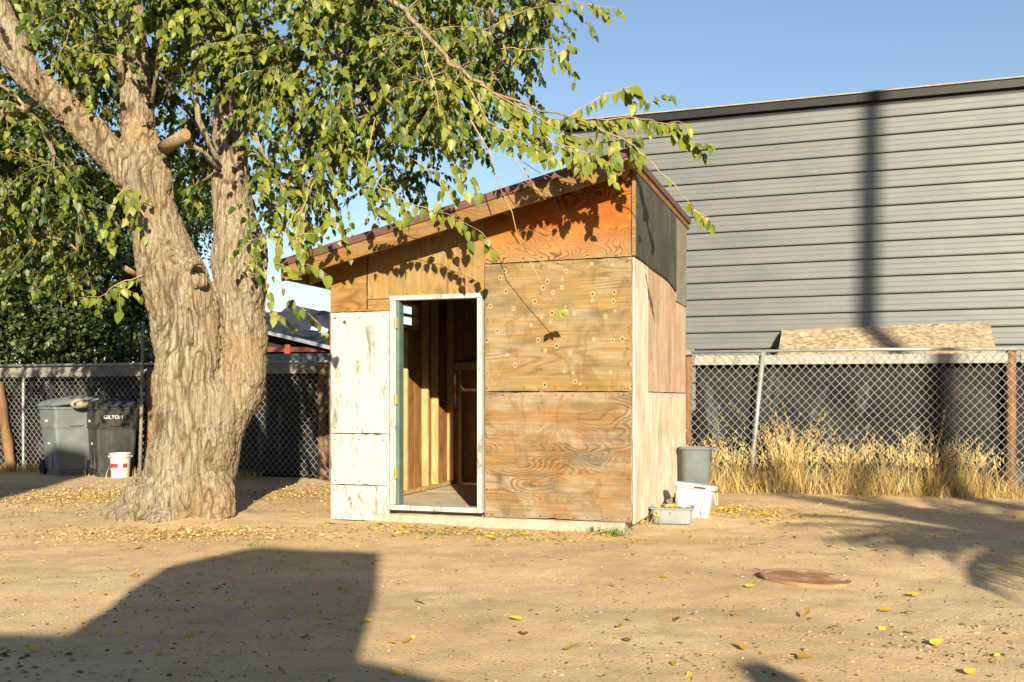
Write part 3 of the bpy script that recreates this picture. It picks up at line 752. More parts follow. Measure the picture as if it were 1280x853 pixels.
RST = [(264, 610, 54, TY + .12), (275, 548, 58, TY + .14), (294, 490, 68, TY + .16), (302, 440, 62, TY + .17), (303, 385, 60, TY + .17), (299, 340, 66, TY + .17), (300, 312, 70, TY + .17), (292, 270, 49, TY + .2), (288, 205, 43, TY + .25), (284, 130, 32, TY + .25), (280, 60, 26, TY + .35), (272, -40, 22, TY + .4), (260, -170, 16, TY + .5)]
LLI = [(180, 245, 40, TY), (150, 205, 44, TY - .05), (112, 165, 41, TY - .12), (72, 128, 38, TY - .2), (38, 96, 36, TY - .28), (12, 52, 38, TY - .35), (-8, 5, 36, TY - .4), (-35, -60, 30, TY - .5), (-70, -160, 22, TY - .6)]
# roots flaring out over the ground
ROOTS = [([P(215, 610, TY - .2), P(175, 645, TY - .3), G(125, 656, -.03)], [.28, .20, .06]),
         ([P(190, 615, TY), P(155, 640, TY + .1), P(110, 652, TY + .15)], [.24, .15, .05]),
         ([P(225, 600, TY - .22), P(215, 645, TY - .38), G(190, 668, -.06)], [.28, .24, .10]),
         ([P(205, 622, TY - .3), P(168, 652, TY - .5), G(140, 664, -.05)], [.16, .11, .05]),
         ([P(262, 600, TY - .15), P(270, 645, TY - .30), G(276, 664, -.06)], [.24, .19, .10])]
KNOBS = [(240, 330, 15, TY - .42), (205, 300, 14, TY - .30), (300, 318, 30, TY + .05), (318, 335, 22, TY + .15), (288, 340, 18, TY + .08), (305, 345, 20, TY + .05),
         (316, 465, 22, TY + .22), (320, 485, 18, TY + .24), (316, 505, 14, TY + .22), (205, 350, 14, TY - .32), (232, 372, 12, TY - .40),
         (250, 350, 16, TY - .36), (150, 215, 13, TY - .15), (120, 150, 10, TY - .25), (60, 128, 10, TY - .3), (183, 185, 12, TY - .12)]
tm = MB()
for sq in (MAIN, LST, RST, LLI):
    p, r = stem(sq)
    # resample smoothly
    pp, rr = [], []
    for i in range(len(p) - 1):
        for t in (0, .5):
            pp.append(p[i].lerp(p[i + 1], t) + Vector((random.uniform(-.015, .015), random.uniform(-.015, .015), 0))); rr.append((r[i] * (1 - t) + r[i + 1] * t) * random.uniform(.95, 1.05))
    pp.append(p[-1]); rr.append(r[-1]); tm.tube(pp, rr, 16)
for p, r in ROOTS: tm.tube(p, r, 10)
for a, b, w, Y in KNOBS:
    c = P(a, b, Y); R = w / 2 / F * Y * 1.25
    for q in range(7):
        cc = c + Vector((random.uniform(-.5, .5), random.uniform(-.2, .2), random.uniform(-.5, .5))) * R
        rr = R * random.uniform(.25, .7); cc.y += R * .5
        tm.loft([[(cc.x + rr * math.sin(f) * math.cos(t), cc.y + rr * math.sin(f) * math.sin(t), cc.z - rr * math.cos(f)) for t in np.linspace(0, 2 * math.pi, 9)[:-1]] for f in (.25, .8, 1.57, 2.3, 2.9)])
STUBS = [((205, 185, TY - .25), (232, 168, TY - .55), 15), ((152, 105, TY - .05), (150, 55, TY - .2), 9), ((172, 345, TY - .1), (156, 335, TY - .3), 7)]
raw = tm.mesh('trunk_raw'); tobj = bpy.data.objects.new('tmp', raw); COL.objects.link(tobj)
rm = tobj.modifiers.new('r', 'REMESH'); rm.mode = 'VOXEL'; rm.voxel_size = 0.0115
sm = tobj.modifiers.new('s', 'SMOOTH'); sm.factor = .5; sm.iterations = 4
me = bpy.data.meshes.new_from_object(tobj.evaluated_get(bpy.context.evaluated_depsgraph_get())); bpy.data.objects.remove(tobj)
nv = len(me.vertices); co = np.zeros(nv * 3, np.float32); no = np.zeros(nv * 3, np.float32)
me.vertices.foreach_get('co', co); me.vertex_normals.foreach_get('vector', no); co = co.reshape(-1, 3); no = no.reshape(-1, 3)
dsp = np.zeros(nv); fur = np.zeros(nv, np.float32)
for i in range(nv):
    c = co[i]; p = Vector((float(c[0]), float(c[1]), float(c[2])))
    wv = mnoise.noise(p * 1.9) * 1.6; w2 = mnoise.noise(p * 5.0 + Vector((3, 1, 7))) * .5
    a = mnoise.noise(Vector((p.x * 13 + wv + w2, p.y * 13 - wv, p.z * 1.5 + wv * .3)))
    b = mnoise.noise(Vector((p.x * 27 + wv * 1.5, p.y * 27 + w2, p.z * 3.2 + 5)))
    big = mnoise.noise(p * 3.6); rgh = mnoise.noise(p * 15)
    sel = max(0.0, min(1.0, .75 + 1.3 * mnoise.noise(p * 2.3 + Vector((8, 8, 8)))))
    g1 = math.exp(-(a / .085) ** 2) * sel; g2 = math.exp(-(b / .10) ** 2) * sel
    fur[i] = min(1.0, g1 + .6 * g2)
    dsp[i] = .004 - .026 * g1 - .011 * g2 + .024 * big + .010 * rgh + .008 * mnoise.noise(p * 36)
co += no * dsp[:, None]
co -= np.array(TROOT)
me.vertices.foreach_set('co', co.astype(np.float32).ravel()); me.polygons.foreach_set('use_smooth', np.ones(len(me.polygons), bool)); me.update()
me.materials.clear()
me.attributes.new('furrow', 'FLOAT', 'POINT').data.foreach_set('value', fur)
trunk = link_mesh('trunk', me, MBARK, tree)
print('trunk verts', nv)
MCUT = wood('cut_wood', (0.56, 0.33, 0.13), (0.36, 0.19, 0.07), (0.62, 0.42, 0.2), 'x', 5, 0.4)
for a, b, w in STUBS:
    A, B = P(*a), P(*b); r = w / 2 / F * TY
    o = MB().tube([A, A.lerp(B, .5), B], [r * 1.15, r, r * .95], 10, jit=.06).build('cut_stub', MBARK, trunk, smooth=True); o.location = -TROOT
    dv = (B - A).normalized(); o = MB().tube([B, B + dv * .006], r * .86, 10).build('cut_face', MCUT, trunk); o.location = -TROOT

# ---- crown: twigs and leaves
nodes = []                                        # limb nodes the twigs grow from
for sq in (LST[5:], RST[5:], LLI[3:]):
    p, r = stem(sq)
    for i in range(len(p) - 1):
        for t in (0, .33, .66): nodes.append(p[i].lerp(p[i + 1], t))
# high limbs above the picture, carrying the outer crown
HIGH = [([P(150, -190, TY + .3), P(60, -420, TY - .6), P(-60, -640, TY - 1.2)], .10),
        ([P(260, -170, TY + .5), P(340, -340, TY + 1.2), P(420, -560, TY + 1.6)], .09),
        ([P(262, -150, TY + .45), P(360, -210, TY - .1), P(430, -120, TY - .7), P(478, -20, TY - 1.0), P(522, 35, TY - 1.15), P(577, 92, TY - 1.3), P(640, 126, TY - 1.5), P(740, 155, TY - 1.75)], .045),
        ([P(275, -60, TY + .4), P(400, -90, TY + .9), P(520, -70, TY + 1.2), P(640, -40, TY + 1.3)], .06),
        ([P(288, 205, TY + .15), P(330, 120, TY - .1), P(380, 70, TY - .4), P(440, 110, TY - .7), P(500, 190, TY - .9)], .03),
        ([P(-70, -160, TY - .6), P(-200, -260, TY - 1.0), P(-340, -300, TY - 1.2)], .08)]
LIMB = MB()
for pts, r0 in HIGH:
    pp = []
    for i in range(len(pts) - 1):
        for t in np.linspace(0, 1, 6)[:-1]: pp.append(pts[i].lerp(pts[i + 1], t) + Vector((random.gauss(0, .02), random.gauss(0, .02), random.gauss(0, .015))))
    pp.append(pts[-1])
    LIMB.tube(pp, [max(.006, r0 * (1 - .88 * i / len(pp))) for i in range(len(pp))], 7)
    nodes += pp[1:]
for seq, r0 in (([(272, 200, TY - .1), (248, 150, TY - .2), (243, 100, TY - .2), (240, 20, TY - .15), (236, -60, TY)], .034), ([(190, 128, TY - .1), (197, 80, TY - .25), (206, 25, TY - .3), (215, -40, TY - .3)], .026),
                ([(275, 215, TY - .05), (255, 190, TY - .25), (232, 178, TY - .4)], .026)):
    LIMB.tube([P(*q) for q in seq], [r0 * (1 - .1 * i) for i in range(len(seq))], 8)
limb_o = LIMB.build('limb', MBARK, tree, smooth=True); limb_o.location = -TROOT

def inpoly(px, py, poly):
    c = False; n = len(poly); j = n - 1
    for i in range(n):
        xi, yi = poly[i]; xj, yj = poly[j]
        if (yi > py) != (yj > py) and px < (xj - xi) * (py - yi) / (yj - yi) + xi: c = not c
        j = i
    return c
# clumps of crown: outline in the picture's directions, distance range, number of twigs
REG = [([(-60, -60), (170, -60), (170, 60), (120, 120), (60, 70), (-60, 60)], 9.6, 11.8, 75),
       ([(-60, 60), (60, 120), (120, 190), (110, 240), (-60, 250)], 10.2, 12.0, 135),
       ([(-60, 200), (110, 240), (150, 290), (110, 325), (-60, 320)], 10.9, 12.4, 70),
       ([(-60, -60), (320, -60), (320, 140), (290, 260), (215, 250), (205, 120), (-60, 60)], 10.9, 12.8, 300),
       ([(190, -60), (480, -60), (470, 60), (430, 150), (330, 130), (290, 90), (200, 60)], 9.1, 10.6, 165),
       ([(310, 80), (470, 60), (520, 130), (470, 220), (440, 270), (395, 250), (340, 300), (315, 200)], 9.2, 10.5, 62),
       ([(420, -40), (680, -60), (700, 10), (660, 90), (600, 170), (540, 170), (470, 120)], 10.8, 12.6, 300),
       ([(340, 60), (470, 60), (540, 200), (500, 240), (400, 260), (345, 300)], 10.6, 12.0, 45),
       ([(460, -30), (560, 20), (640, 100), (620, 170), (560, 170), (500, 110)], 8.8, 9.7, 40),
       ([(120, -40), (240, -40), (260, 30), (150, 40)], 9.3, 9.9, 22),
       ([(-420, -650), (350, -800), (760, -560), (760, -120), (600, -60), (-420, -60)], 8.4, 13.2, 330),
       ([(-420, -60), (-60, -60), (-60, 240), (-300, 200)], 9.4, 12.0, 70)]
roots = []
for poly, y0, y1, cnt in REG:
    xs = [p[0] for p in poly]; ys = [p[1] for p in poly]; k = 0
    while k < cnt:
        a, b = random.uniform(min(xs), max(xs)), random.uniform(min(ys), max(ys))
        if not inpoly(a, b, poly): continue
        roots.append(P(a, b, random.uniform(y0, y1))); k += 1
# clumping: pull roots towards a few attractors
att = [random.choice(roots) for _ in range(150)]
for i, r in enumerate(roots):
    c = min(att, key=lambda q: (q - r).length_squared); roots[i] = r.lerp(c, .42)
N0 = np.array([tuple(q) for q in nodes]); dist0 = np.array([np.min(np.linalg.norm(N0 - np.array(tuple(r)), axis=1)) for r in roots])
order = np.argsort(dist0)
pos = np.zeros((len(nodes) + len(roots), 3)); pos[:len(nodes)] = N0; plen = np.zeros(len(pos)); par = np.full(len(pos), -1)
n = len(nodes); first = n; seq_roots = []
for k in order:
    r = np.array(tuple(roots[k])); d = np.linalg.norm(pos[:n] - r, axis=1)
    c = d + .22 * plen[:n]; j = int(np.argmin(c)); pos[n] = r; par[n] = j; plen[n] = plen[j] + d[j]; n += 1
cntd = np.ones(n)
for i in range(n - 1, first - 1, -1):
    if par[i] >= 0: cntd[par[i]] += cntd[i]
BR = MB()
for i in range(first, n):
    a, b = Vector(pos[par[i]]), Vector(pos[i])
    ra = min(.045, .0035 * cntd[i] ** .55)
    m = a.lerp(b, .5) + Vector((random.gauss(0, .05), random.gauss(0, .05), random.gauss(.02, .04))) * min(1, (b - a).length * 1.6)
    BR.tube([a, m, b], [ra * 1.15, ra, ra * .85], 5, cap=False)
Lp, Lt, Ln, Ll, Lr = [], [], [], [], []
def add_leaf(p, tip, nor, L, rnd, store=None):
    if store is not None: store.append((p, tip, nor, L, rnd)); return
    Lp.append(tuple(p)); Lt.append(tuple(tip)); Ln.append(tuple(nor)); Ll.append(L); Lr.append(rnd)
def rv(s=1.0): return Vector((random.gauss(0, s), random.gauss(0, s), random.gauss(0, s)))
TW = MB()
def twig(p, dirv, length, nleaf, size=.10, droop=.9, store=None, tone=0.5, rad=.0032, spread=1.0):
    pts = [p]; d = dirv.normalized(); k = 6
    for i in range(k):
        d = (d + Vector((0, 0, -droop / k)) + rv(.10)).normalized(); pts.append(pts[-1] + d * (length / k))
    TW.tube(pts, [rad * (1 - .1 * i) for i in range(k + 1)], 4, cap=False)
    for i in range(nleaf):
        t = (i + .6) / nleaf * k; a = min(int(t), k - 1); q = pts[a].lerp(pts[a + 1], t - a)
        dd = (pts[a + 1] - pts[a]).normalized(); sd = dd.cross(Vector((0, 0, 1)))
        sd = sd.normalized() if sd.length > .05 else Vector((1, 0, 0))
        sgn = 1 if i % 2 else -1
        tip = dd * .5 + sd * sgn * .55 * spread + Vector((0, 0, -.75)) + rv(.28)
        nor = Vector((.15, -.75, .55)) + rv(.42)
        st = tip.normalized() * .018
        add_leaf(q + st, tip, nor, size * random.choice((.55, .8, .95, 1.1, 1.3)) * random.uniform(.85, 1.1), min(1, max(0, random.gauss(tone, .2))), store)
for i in range(first, n):
    p = Vector(pos[i]); dr = p - Vector(pos[par[i]]); dr = dr.normalized() if dr.length > .01 else Vector((1, 0, 0))
    tone = min(.95, max(.1, random.gauss(.40, .15)))
    for _ in range(random.choice((1, 2, 2))):
        twig(p, dr * .8 + rv(.6) + Vector((0, -.15, 0)), random.uniform(.35, .8), random.randint(12, 19), .076, random.uniform(.5, 1.4), None, tone)
# sprays whose leaves can be picked apart one by one
BIG = []
def spray(seq, nleaf, side=0, size=.094, rad=.006, tone=.64, fl=(.2, .4)):
    pts = [P(*q) for q in seq]; pp = []
    for i in range(len(pts) - 1):
        for t in np.linspace(0, 1, 5)[:-1]: pp.append(pts[i].lerp(pts[i + 1], t) + rv(.008))
    pp.append(pts[-1])
    TW.tube(pp, [max(.002, rad * (1 - .75 * i / len(pp))) for i in range(len(pp))], 5, cap=False)
    for i in range(nleaf):
        t = (i + .5) / nleaf * (len(pp) - 1); a = min(int(t), len(pp) - 2); q = pp[a].lerp(pp[a + 1], t - a)
        dd = (pp[a + 1] - pp[a]).normalized()
        tip = dd * .25 + Vector((random.gauss(0, .25), random.gauss(-.1, .2), -1))
        nor = Vector((random.gauss(.2, .45), -.8, .35)) + rv(.25)
        add_leaf(q + tip.normalized() * .02, tip, nor, size * random.uniform(.7, 1.2), min(1, max(0, random.gauss(tone, .14))), BIG)
    for i in range(side):
        q = random.choice(pp[len(pp) // 4:]); twig(q, rv(.5) + Vector((.5, -.1, -.2)), random.uniform(*fl), random.randint(4, 7), size, 1.0, BIG, tone)
spray([(640, 126, 8.75), (700, 150, 8.62), (760, 150, 8.56), (815, 148, 8.52), (850, 165, 8.5), (884, 196, 8.5)], 40, 9, fl=(.12, .28))
spray([(700, 152, 8.62), (745, 125, 8.6), (790, 108, 8.6), (812, 128, 8.58)], 18, 3, fl=(.12, .25))
spray([(740, 155, 8.5), (790, 180, 8.5), (835, 225, 8.48), (866, 262, 8.48), (886, 272, 8.48)], 5, 0)
spray([(640, 126, 8.75), (690, 178, 8.6), (735, 192, 8.55), (770, 205, 8.5)], 20, 7, fl=(.12, .28))
spray([(600, 105, 8.85), (650, 135, 8.7), (705, 165, 8.6), (760, 178, 8.55), (800, 170, 8.52)], 26, 8, fl=(.12, .28))
spray([(620, 120, 8.8), (655, 160, 8.7), (690, 190, 8.65)], 14, 6, fl=(.12, .28))
spray([(866, 262, 8.48), (878, 268, 8.48), (890, 280, 8.48)], 6, 0)
spray([(577, 92, 8.95), (610, 150, 8.7), (660, 180, 8.6), (700, 200, 8.55)], 22, 7, fl=(.15, .3))
spray([(522, 35, 9.1), (545, 120, 8.8), (560, 190, 8.7), (585, 245, 8.65)], 14, 4)
spray([(600, 40, 10.0), (660, 12, 9.8), (720, 4, 9.6), (772, 10, 9.5)], 16, 2)
spray([(620, 60, 10.2), (690, 62, 10.0), (715, 82, 9.9)], 9, 3, tone=.5)
spray([(440, 190, 9.4), (480, 235, 9.1), (520, 258, 8.95), (560, 268, 8.9), (598, 288, 8.85)], 15, 3)
spray([(430, 160, 9.4), (400, 215, 9.25), (405, 260, 9.2), (425, 285, 9.15)], 12, 3)
spray([(304, 330, 10.0), (340, 340, 9.9), (362, 375, 9.85), (395, 400, 9.8), (408, 415, 9.8)], 9, 1, tone=.35)
spray([(310, 300, 9.9), (328, 330, 9.75), (336, 372, 9.7), (345, 400, 9.7)], 9, 1, tone=.6)
spray([(190, 250, 9.9), (160, 232, 9.7), (140, 255, 9.6), (128, 290, 9.58)], 10, 2, tone=.6)
spray([(178, 345, 9.95), (150, 352, 9.8), (125, 370, 9.75), (98, 372, 9.7)], 10, 2, tone=.6)
spray([(185, 300, 10.0), (170, 260, 9.8), (150, 245, 9.7)], 6, 1, tone=.75)
spray([(500, 190, 9.3), (545, 215, 9.0), (575, 250, 8.9)], 9, 1)
spray([(470, 150, 9.2), (455, 220, 9.0), (470, 270, 8.9)], 9, 2)
spray([(300, 130, 9.6), (330, 190, 9.3), (355, 240, 9.2), (372, 290, 9.15)], 12, 3)
spray([(400, 215, 9.25), (375, 270, 8.7), (372, 300, 8.4), (380, 330, 8.3)], 11, 3)
spray([(372, 260, 9.1), (350, 300, 8.6), (345, 330, 8.5)], 8, 2)
# bare twig hanging in front of the shed, with a last leaf, and dead twigs at the eave
TW.tube([P(588, 150, 8.7), P(612, 190, 8.72), P(625, 235, 8.75), P(640, 265, 8.8), P(648, 300, 8.85), P(672, 345, 8.95), P(700, 388, 9.0)], [.007, .006, .005, .0045, .004, .0035, .003], 5)
for q, t in (((700, 388, 9.0), (.3, 0, -1)), ((704, 389, 9.0), (.9, -.1, -.6)), ((698, 390, 9.0), (-.5, 0, -.8))):
    add_leaf(P(*q), Vector(t), Vector((.2, -1, .3)), .085, .8, BIG)
for s in (((640, 195, 8.7), (660, 222, 8.65), (682, 250, 8.62)), ((650, 200, 8.7), (672, 215, 8.65), (690, 222, 8.62)), ((655, 210, 8.68), (668, 235, 8.64), (678, 238, 8.62))):
    TW.tube([P(*q) for q in s], [.005, .004, .002], 4)
br_o = BR.build('branches', MBARK, tree, smooth=True); br_o.location = -TROOT; br_o['kind'] = 'stuff'
MTWIG = plain('twig_bark', (0.34, 0.22, 0.11), 0.9, 0.2, bump=0)
tw_o = TW.build('twigs', MTWIG, tree, smooth=True); tw_o.location = -TROOT; tw_o['kind'] = 'stuff'
STOPS = ((0.0, (0.020, 0.042, 0.009)), (0.35, (0.070, 0.108, 0.015)), (0.6, (0.145, 0.180, 0.024)), (0.88, (0.22, 0.240, 0.034)), (1.0, (0.28, 0.235, 0.035)))
MLEAF = leaf_mat('mulberry_leaf', STOPS, .34)
random.shuffle(BIG)
for q in BIG[290:]: add_leaf(*q)
cm = leaf_mesh('crown', np.array(Lp) - np.array(TROOT), Lt, Ln, Ll, Lr)
crown = link_mesh('crown', cm, MLEAF, tree); crown['kind'] = 'stuff'
unit = []
for tn in (.45, .58, .7, .8, .92):
    for cu in (.05, .2):
        mu_ = leaf_mesh('leaf', [(0, 0, 0)], [(0, 1, 0)], [(0, 0, 1)], [1.0], [tn], curl=cu); mu_.materials.append(MLEAF); unit.append(mu_)
for (p, tip, nor, L, rnd) in BIG[:290]:
    tip = Vector(tip).normalized(); sd = tip.cross(Vector(nor)).normalized(); nn = sd.cross(tip)
    o = bpy.data.objects.new('leaf', unit[min(4, max(0, int((rnd - .4) / .12))) * 2 + random.randint(0, 1)]); COL.objects.link(o); o.parent = tree
    mt = Matrix((sd, tip, nn)).transposed().to_4x4(); o.rotation_euler = mt.to_euler(); o.scale = (L, L, L); o.location = Vector(p) - TROOT
print('leaves', len(Lp), 'big', len(BIG), 'twig roots', n - first)

# thin pale pole standing behind the trunk
pz = fpos(FL0, FL1, 190) - nL * .3
o = MB().tube([pz + Vector((0, 0, -.05)), pz + Vector((.03, 0, 1.0)), pz + Vector((.05, .02, 2.45))], [.03, .028, .024], 8, jit=.05).build('wooden_pole', W_GREYB, smooth=True)
tag(o, 'thin pale upright pole standing between the trunk and the fence', 'pole')

# ------------------------------------------------------------------ dark hedge beyond the left fence
def shrub(name, label, blobs, count, size, stops, stems, group=None):
    base = blobs[0][0]; root = empty(name, (base.x, base.y, 0)); tag(root, label, 'shrub', group)
    pp, tt, nn, ll, rr = [], [], [], [], []
    tot = sum(b[1] ** 2 for b in blobs)
    for c, R, sq in blobs:
        k = int(count * R * R / tot)
        cl = [c + Vector((v.x, v.y, v.z * sq)) * R * random.uniform(.55, 1.0) for v in (rv().normalized() for _ in range(max(8, k // 60)))]
        for i in range(k):
            q = random.choice(cl) + rv(.17); v = (q - c); v = v.normalized()
            pp.append(tuple(q)); tt.append(tuple(v * .5 + rv(.5) + Vector((0, 0, -.5)))); nn.append(tuple(v + rv(.5) + Vector((0, 0, .3))))
            ll.append(size * random.uniform(.7, 1.3)); rr.append(min(1, max(0, random.gauss(.45, .22))))
    me = leaf_mesh('foliage', np.array(pp) - np.array(root.location), tt, nn, ll, rr, lo=True)
    o = link_mesh('foliage', me, leaf_mat(name + '_leaf', stops, .25), root); o['kind'] = 'stuff'
    sm_ = MB()
    for a, b in stems: sm_.tube([Vector(a), Vector(a).lerp(Vector(b), .5) + rv(.1), Vector(b)], [.09, .06, .02], 6)
    s = sm_.build('stems', MBARK, root, smooth=True); s.location = -Vector(root.location)
    return root
def blob(px, py, Y, rpx, sq=1.0): return (P(px, py, Y), rpx / F * Y, sq)
HS = ((0.0, (0.012, 0.022, 0.007)), (0.4, (0.035, 0.058, 0.014)), (0.7, (0.08, 0.11, 0.025)), (1.0, (0.20, 0.20, 0.06)))
hb = [blob(40, 330, 19.2, 110), blob(130, 340, 19.4, 95), blob(-70, 350, 19.0, 120), blob(90, 230, 20, 110), blob(0, 200, 20.2, 110), blob(170, 280, 20.2, 90), blob(60, 400, 18.6, 62), blob(140, 410, 18.6, 60), blob(-20, 400, 18.5, 65), blob(200, 380, 19.5, 70), blob(215, 240, 21, 80), blob(120, 445, 18.3, 45), blob(20, 450, 18.2, 45), blob(70, 450, 18.3, 45), blob(175, 445, 18.4, 45), blob(-40, 455, 18.2, 45), blob(215, 445, 18.8, 45)]
shrub('evergreen_hedge', 'tall dark evergreen hedge rising over the fence behind the trash carts', hb, 66000, .095, HS,
      [(P(40, 600, 19.2), P(40, 330, 19.2)), (P(130, 600, 19.4), P(130, 320, 19.4)), (P(-60, 600, 19), P(-70, 300, 19)), (P(90, 600, 20), P(90, 220, 20)), (P(170, 600, 20.2), P(175, 280, 20.2))])

# ------------------------------------------------------------------ trash carts
MWLET = plain('white_print', (0.5, 0.5, 0.49), 0.6, 0.03, bump=0)
def cart_mat(name, c):
    m = M(name, 0.5, 0.4); n1 = m.noise(scale=2.5, detail=6, rough=0.65); st = m.noise(m.mapv((14, 14, 1.5)), 1.0, 4)
    cc = m.mix(m.ramp(n1, (0.4, 0.0), (0.75, 0.5)), c, tuple(min(1, x * 1.9 + .03) for x in c))
    cc = m.mix(m.ramp(st, (0.5, 0.0), (0.75, 0.3)), cc, (0.12, 0.105, 0.09)); m.color(cc); m.rough(m.ramp(n1, (0.3, 0.42), (0.7, 0.65))); m.bump(n1, 0.1, 0.004); return m.m
MGCART = cart_mat('blue_grey_plastic', (0.105, 0.122, 0.13)); MBCART = cart_mat('black_cart_plastic', (0.015, 0.017, 0.017)); MRUB = plain('black_rubber', (0.015, 0.015, 0.015), 0.8, 0.1)
def cart(loc, rz, mat, label, lid_open, lettering):
    r = empty('trash_cart', loc, rz); tag(r, label, 'trash cart', 'trash carts by the fence')
    m = MB()
    secs = [(.50, .56, .05, 0.0), (.51, .57, .06, .04), (.575, .66, .07, .66), (.585, .67, .07, .70), (.66, .75, .06, .765), (.665, .76, .06, .80), (.685, .80, .055, 1.06), (.72, .83, .05, 1.065), (.72, .83, .05, 1.10)]
    rings = [rrect(w, d, rr, z, 0, -.02 * z) for w, d, rr, z in secs]
    rings += [rrect(.665, .775, .045, 1.10, 0, -.022), rrect(.55, .62, .05, .10, 0, -.01)]
    b = m.loft(rings).build('body', mat, r, auto=32)
    # ribs, front panel and recess on the wide face (-y) and side (-x)
    MB().box(-.19, .19, -.315, -.285, .10, .60).build('front_panel', mat, b, bevel=.012)
    for xx in (-.245, .245): MB().prism([(xx - .018, -.308), (xx + .018, -.308), (xx + .012, -.285), (xx - .012, -.285)], .06, .62, 'z').build('rib', mat, b)
    MB().box(-.10, .10, -.428, -.40, .80, .825).build('grab_bar', mat, b, bevel=.006)
    for yy in (-.16, .12): MB().box(-.300, -.272, yy, yy + .035, .12, .60).build('rib', mat, b, bevel=.006)
    MB().box(-.297, -.270, -.10, .04, .42, .60).build('label_recess', mat, b, bevel=.008)
    for z, sx in ((.86, .10), (.50, .10)):
        xo = -.345 if z > .7 else -.302
        MB().box(xo, xo + .012, -.06, -.06 + sx, z, z + .035).build('sticker', MWLET, b)
    # lid
    lid = empty('lid'); lid.parent = r; lid.location = (0, .40, 1.105); lid.rotation_euler = (math.radians(-1.0 if lid_open else 0), math.radians(-lid_open), 0); lid.location.z += math.radians(lid_open) * .33
    rings = []
    for w, d, rr, z in ((.74, .85, .06, 0), (.75, .86, .06, .02), (.735, .845, .06, .035), (.62, .72, .08, .08), (.40, .50, .10, .105), (.10, .12, .04, .115)):
        rings.append(rrect(w, d, rr, z, 0, -.42))
    MB().loft(rings).build('lid_shell', mat, lid, auto=40)
    MB().box(-.13, .13, -.875, -.84, .0, .03).build('lid_lip', mat, lid, bevel=.008)
    MB().tube([(-.27, .43, 1.08), (.27, .43, 1.08)], .018, 10).build('handle', mat, r, smooth=True)
    for sx in (-1, 1):
        MB().box(sx * .24 - .02, sx * .24 + .02, .36, .45, 1.04, 1.10).build('handle_bracket', mat, r, bevel=.006)
        w = MB().loft([[(sx * .29 + q, .30 + a * math.cos(t), .115 + a * math.sin(t)) for t in np.linspace(0, 2 * math.pi, 21)[:-1]] for q, a in ((-.03, .10), (-.025, .125), (.025, .125), (.03, .10))]).build('wheel', MRUB, r, auto=40)
    if lettering:
        text_part(lettering, .078, MWLET, r, (-.06, -.424, .94), (math.radians(90 + 4), 0, 0))
    return r
pc = G(63, 597); cart((pc.x, pc.y + .62, .0), math.radians(42), MGCART, 'blue-grey wheeled trash cart with its lid propped partly open', 7, None)
pc = G(121, 598); cart((pc.x, pc.y + .58, .0), math.radians(33), MBCART, 'black wheeled trash cart with white lettering and a closed lid', 0, 'GILTON')
# bag ends poking out under the raised lid
pb_ = G(85, 597)
bg = MB(); c = Vector((pb_.x + .06, pb_.y + .25, 1.14))
bg.loft([[(c.x + rr * math.cos(t) * (1 + .2 * math.sin(3 * t)), c.y + rr * math.sin(t), c.z + z) for t in np.linspace(0, 2 * math.pi, 13)[:-1]] for rr, z in ((.10, -.06), (.15, 0), (.13, .05), (.06, .09), (.02, .10))])
tag(bg.build('trash_bag', plain('pale_bag', (0.32, 0.27, 0.22), 0.5, 0.25, 20), smooth=True), 'pale crumpled bag sticking out under the raised cart lid', 'bag')
# white bucket with red label
def bucket():
    p = G(146, 598); r = empty('bucket', (p.x, p.y + .14, .0), .3); tag(r, 'white plastic bucket with a red label band in front of the black cart', 'bucket')
    mw = plain('white_bucket_plastic', (0.42, 0.41, 0.39), 0.45, 0.05, 5)
    secs = [(.132, 0), (.135, .01), (.150, .27), (.151, .285), (.158, .287), (.158, .300), (.152, .302), (.153, .325), (.160, .327), (.160, .340), (.154, .342), (.155, .365), (.165, .367), (.165, .385), (.152, .385), (.135, .03)]
    b = MB().loft([circ(rr, z, 32) for rr, z in secs]).build('body', mw, r, auto=35)
    red = plain('red_print', (0.24, 0.03, 0.025), 0.5, 0.1)
    for a0, a1 in ((205, 262), (288, 318)):
        seg = [[((.1455 + .0018 + (z - .16) * .055) * math.cos(math.radians(a)), (.1455 + .0018 + (z - .16) * .055) * math.sin(math.radians(a)), z) for z in (.16, .225)] for a in range(a0, a1 + 1, 4)]
        vs = [v for s_ in seg for v in s_]; MB().add(vs, [(2 * i, 2 * i + 2, 2 * i + 3, 2 * i + 1) for i in range(len(seg) - 1)]).build('label_band', red, b)
    MB().tube([(.16 * math.cos(t), -.02 - .05 * math.sin(t) - .09 * math.sin(t), .33 - .02 * math.sin(t)) for t in np.linspace(0, math.pi, 15)], .003, 6).build('bail_handle', MGALV, r)
    for sx in (-1, 1): MB().tube([(sx * .15, 0, .33), (sx * .175, 0, .33)], .016, 10).build('bail_ear', mw, r)
bucket()
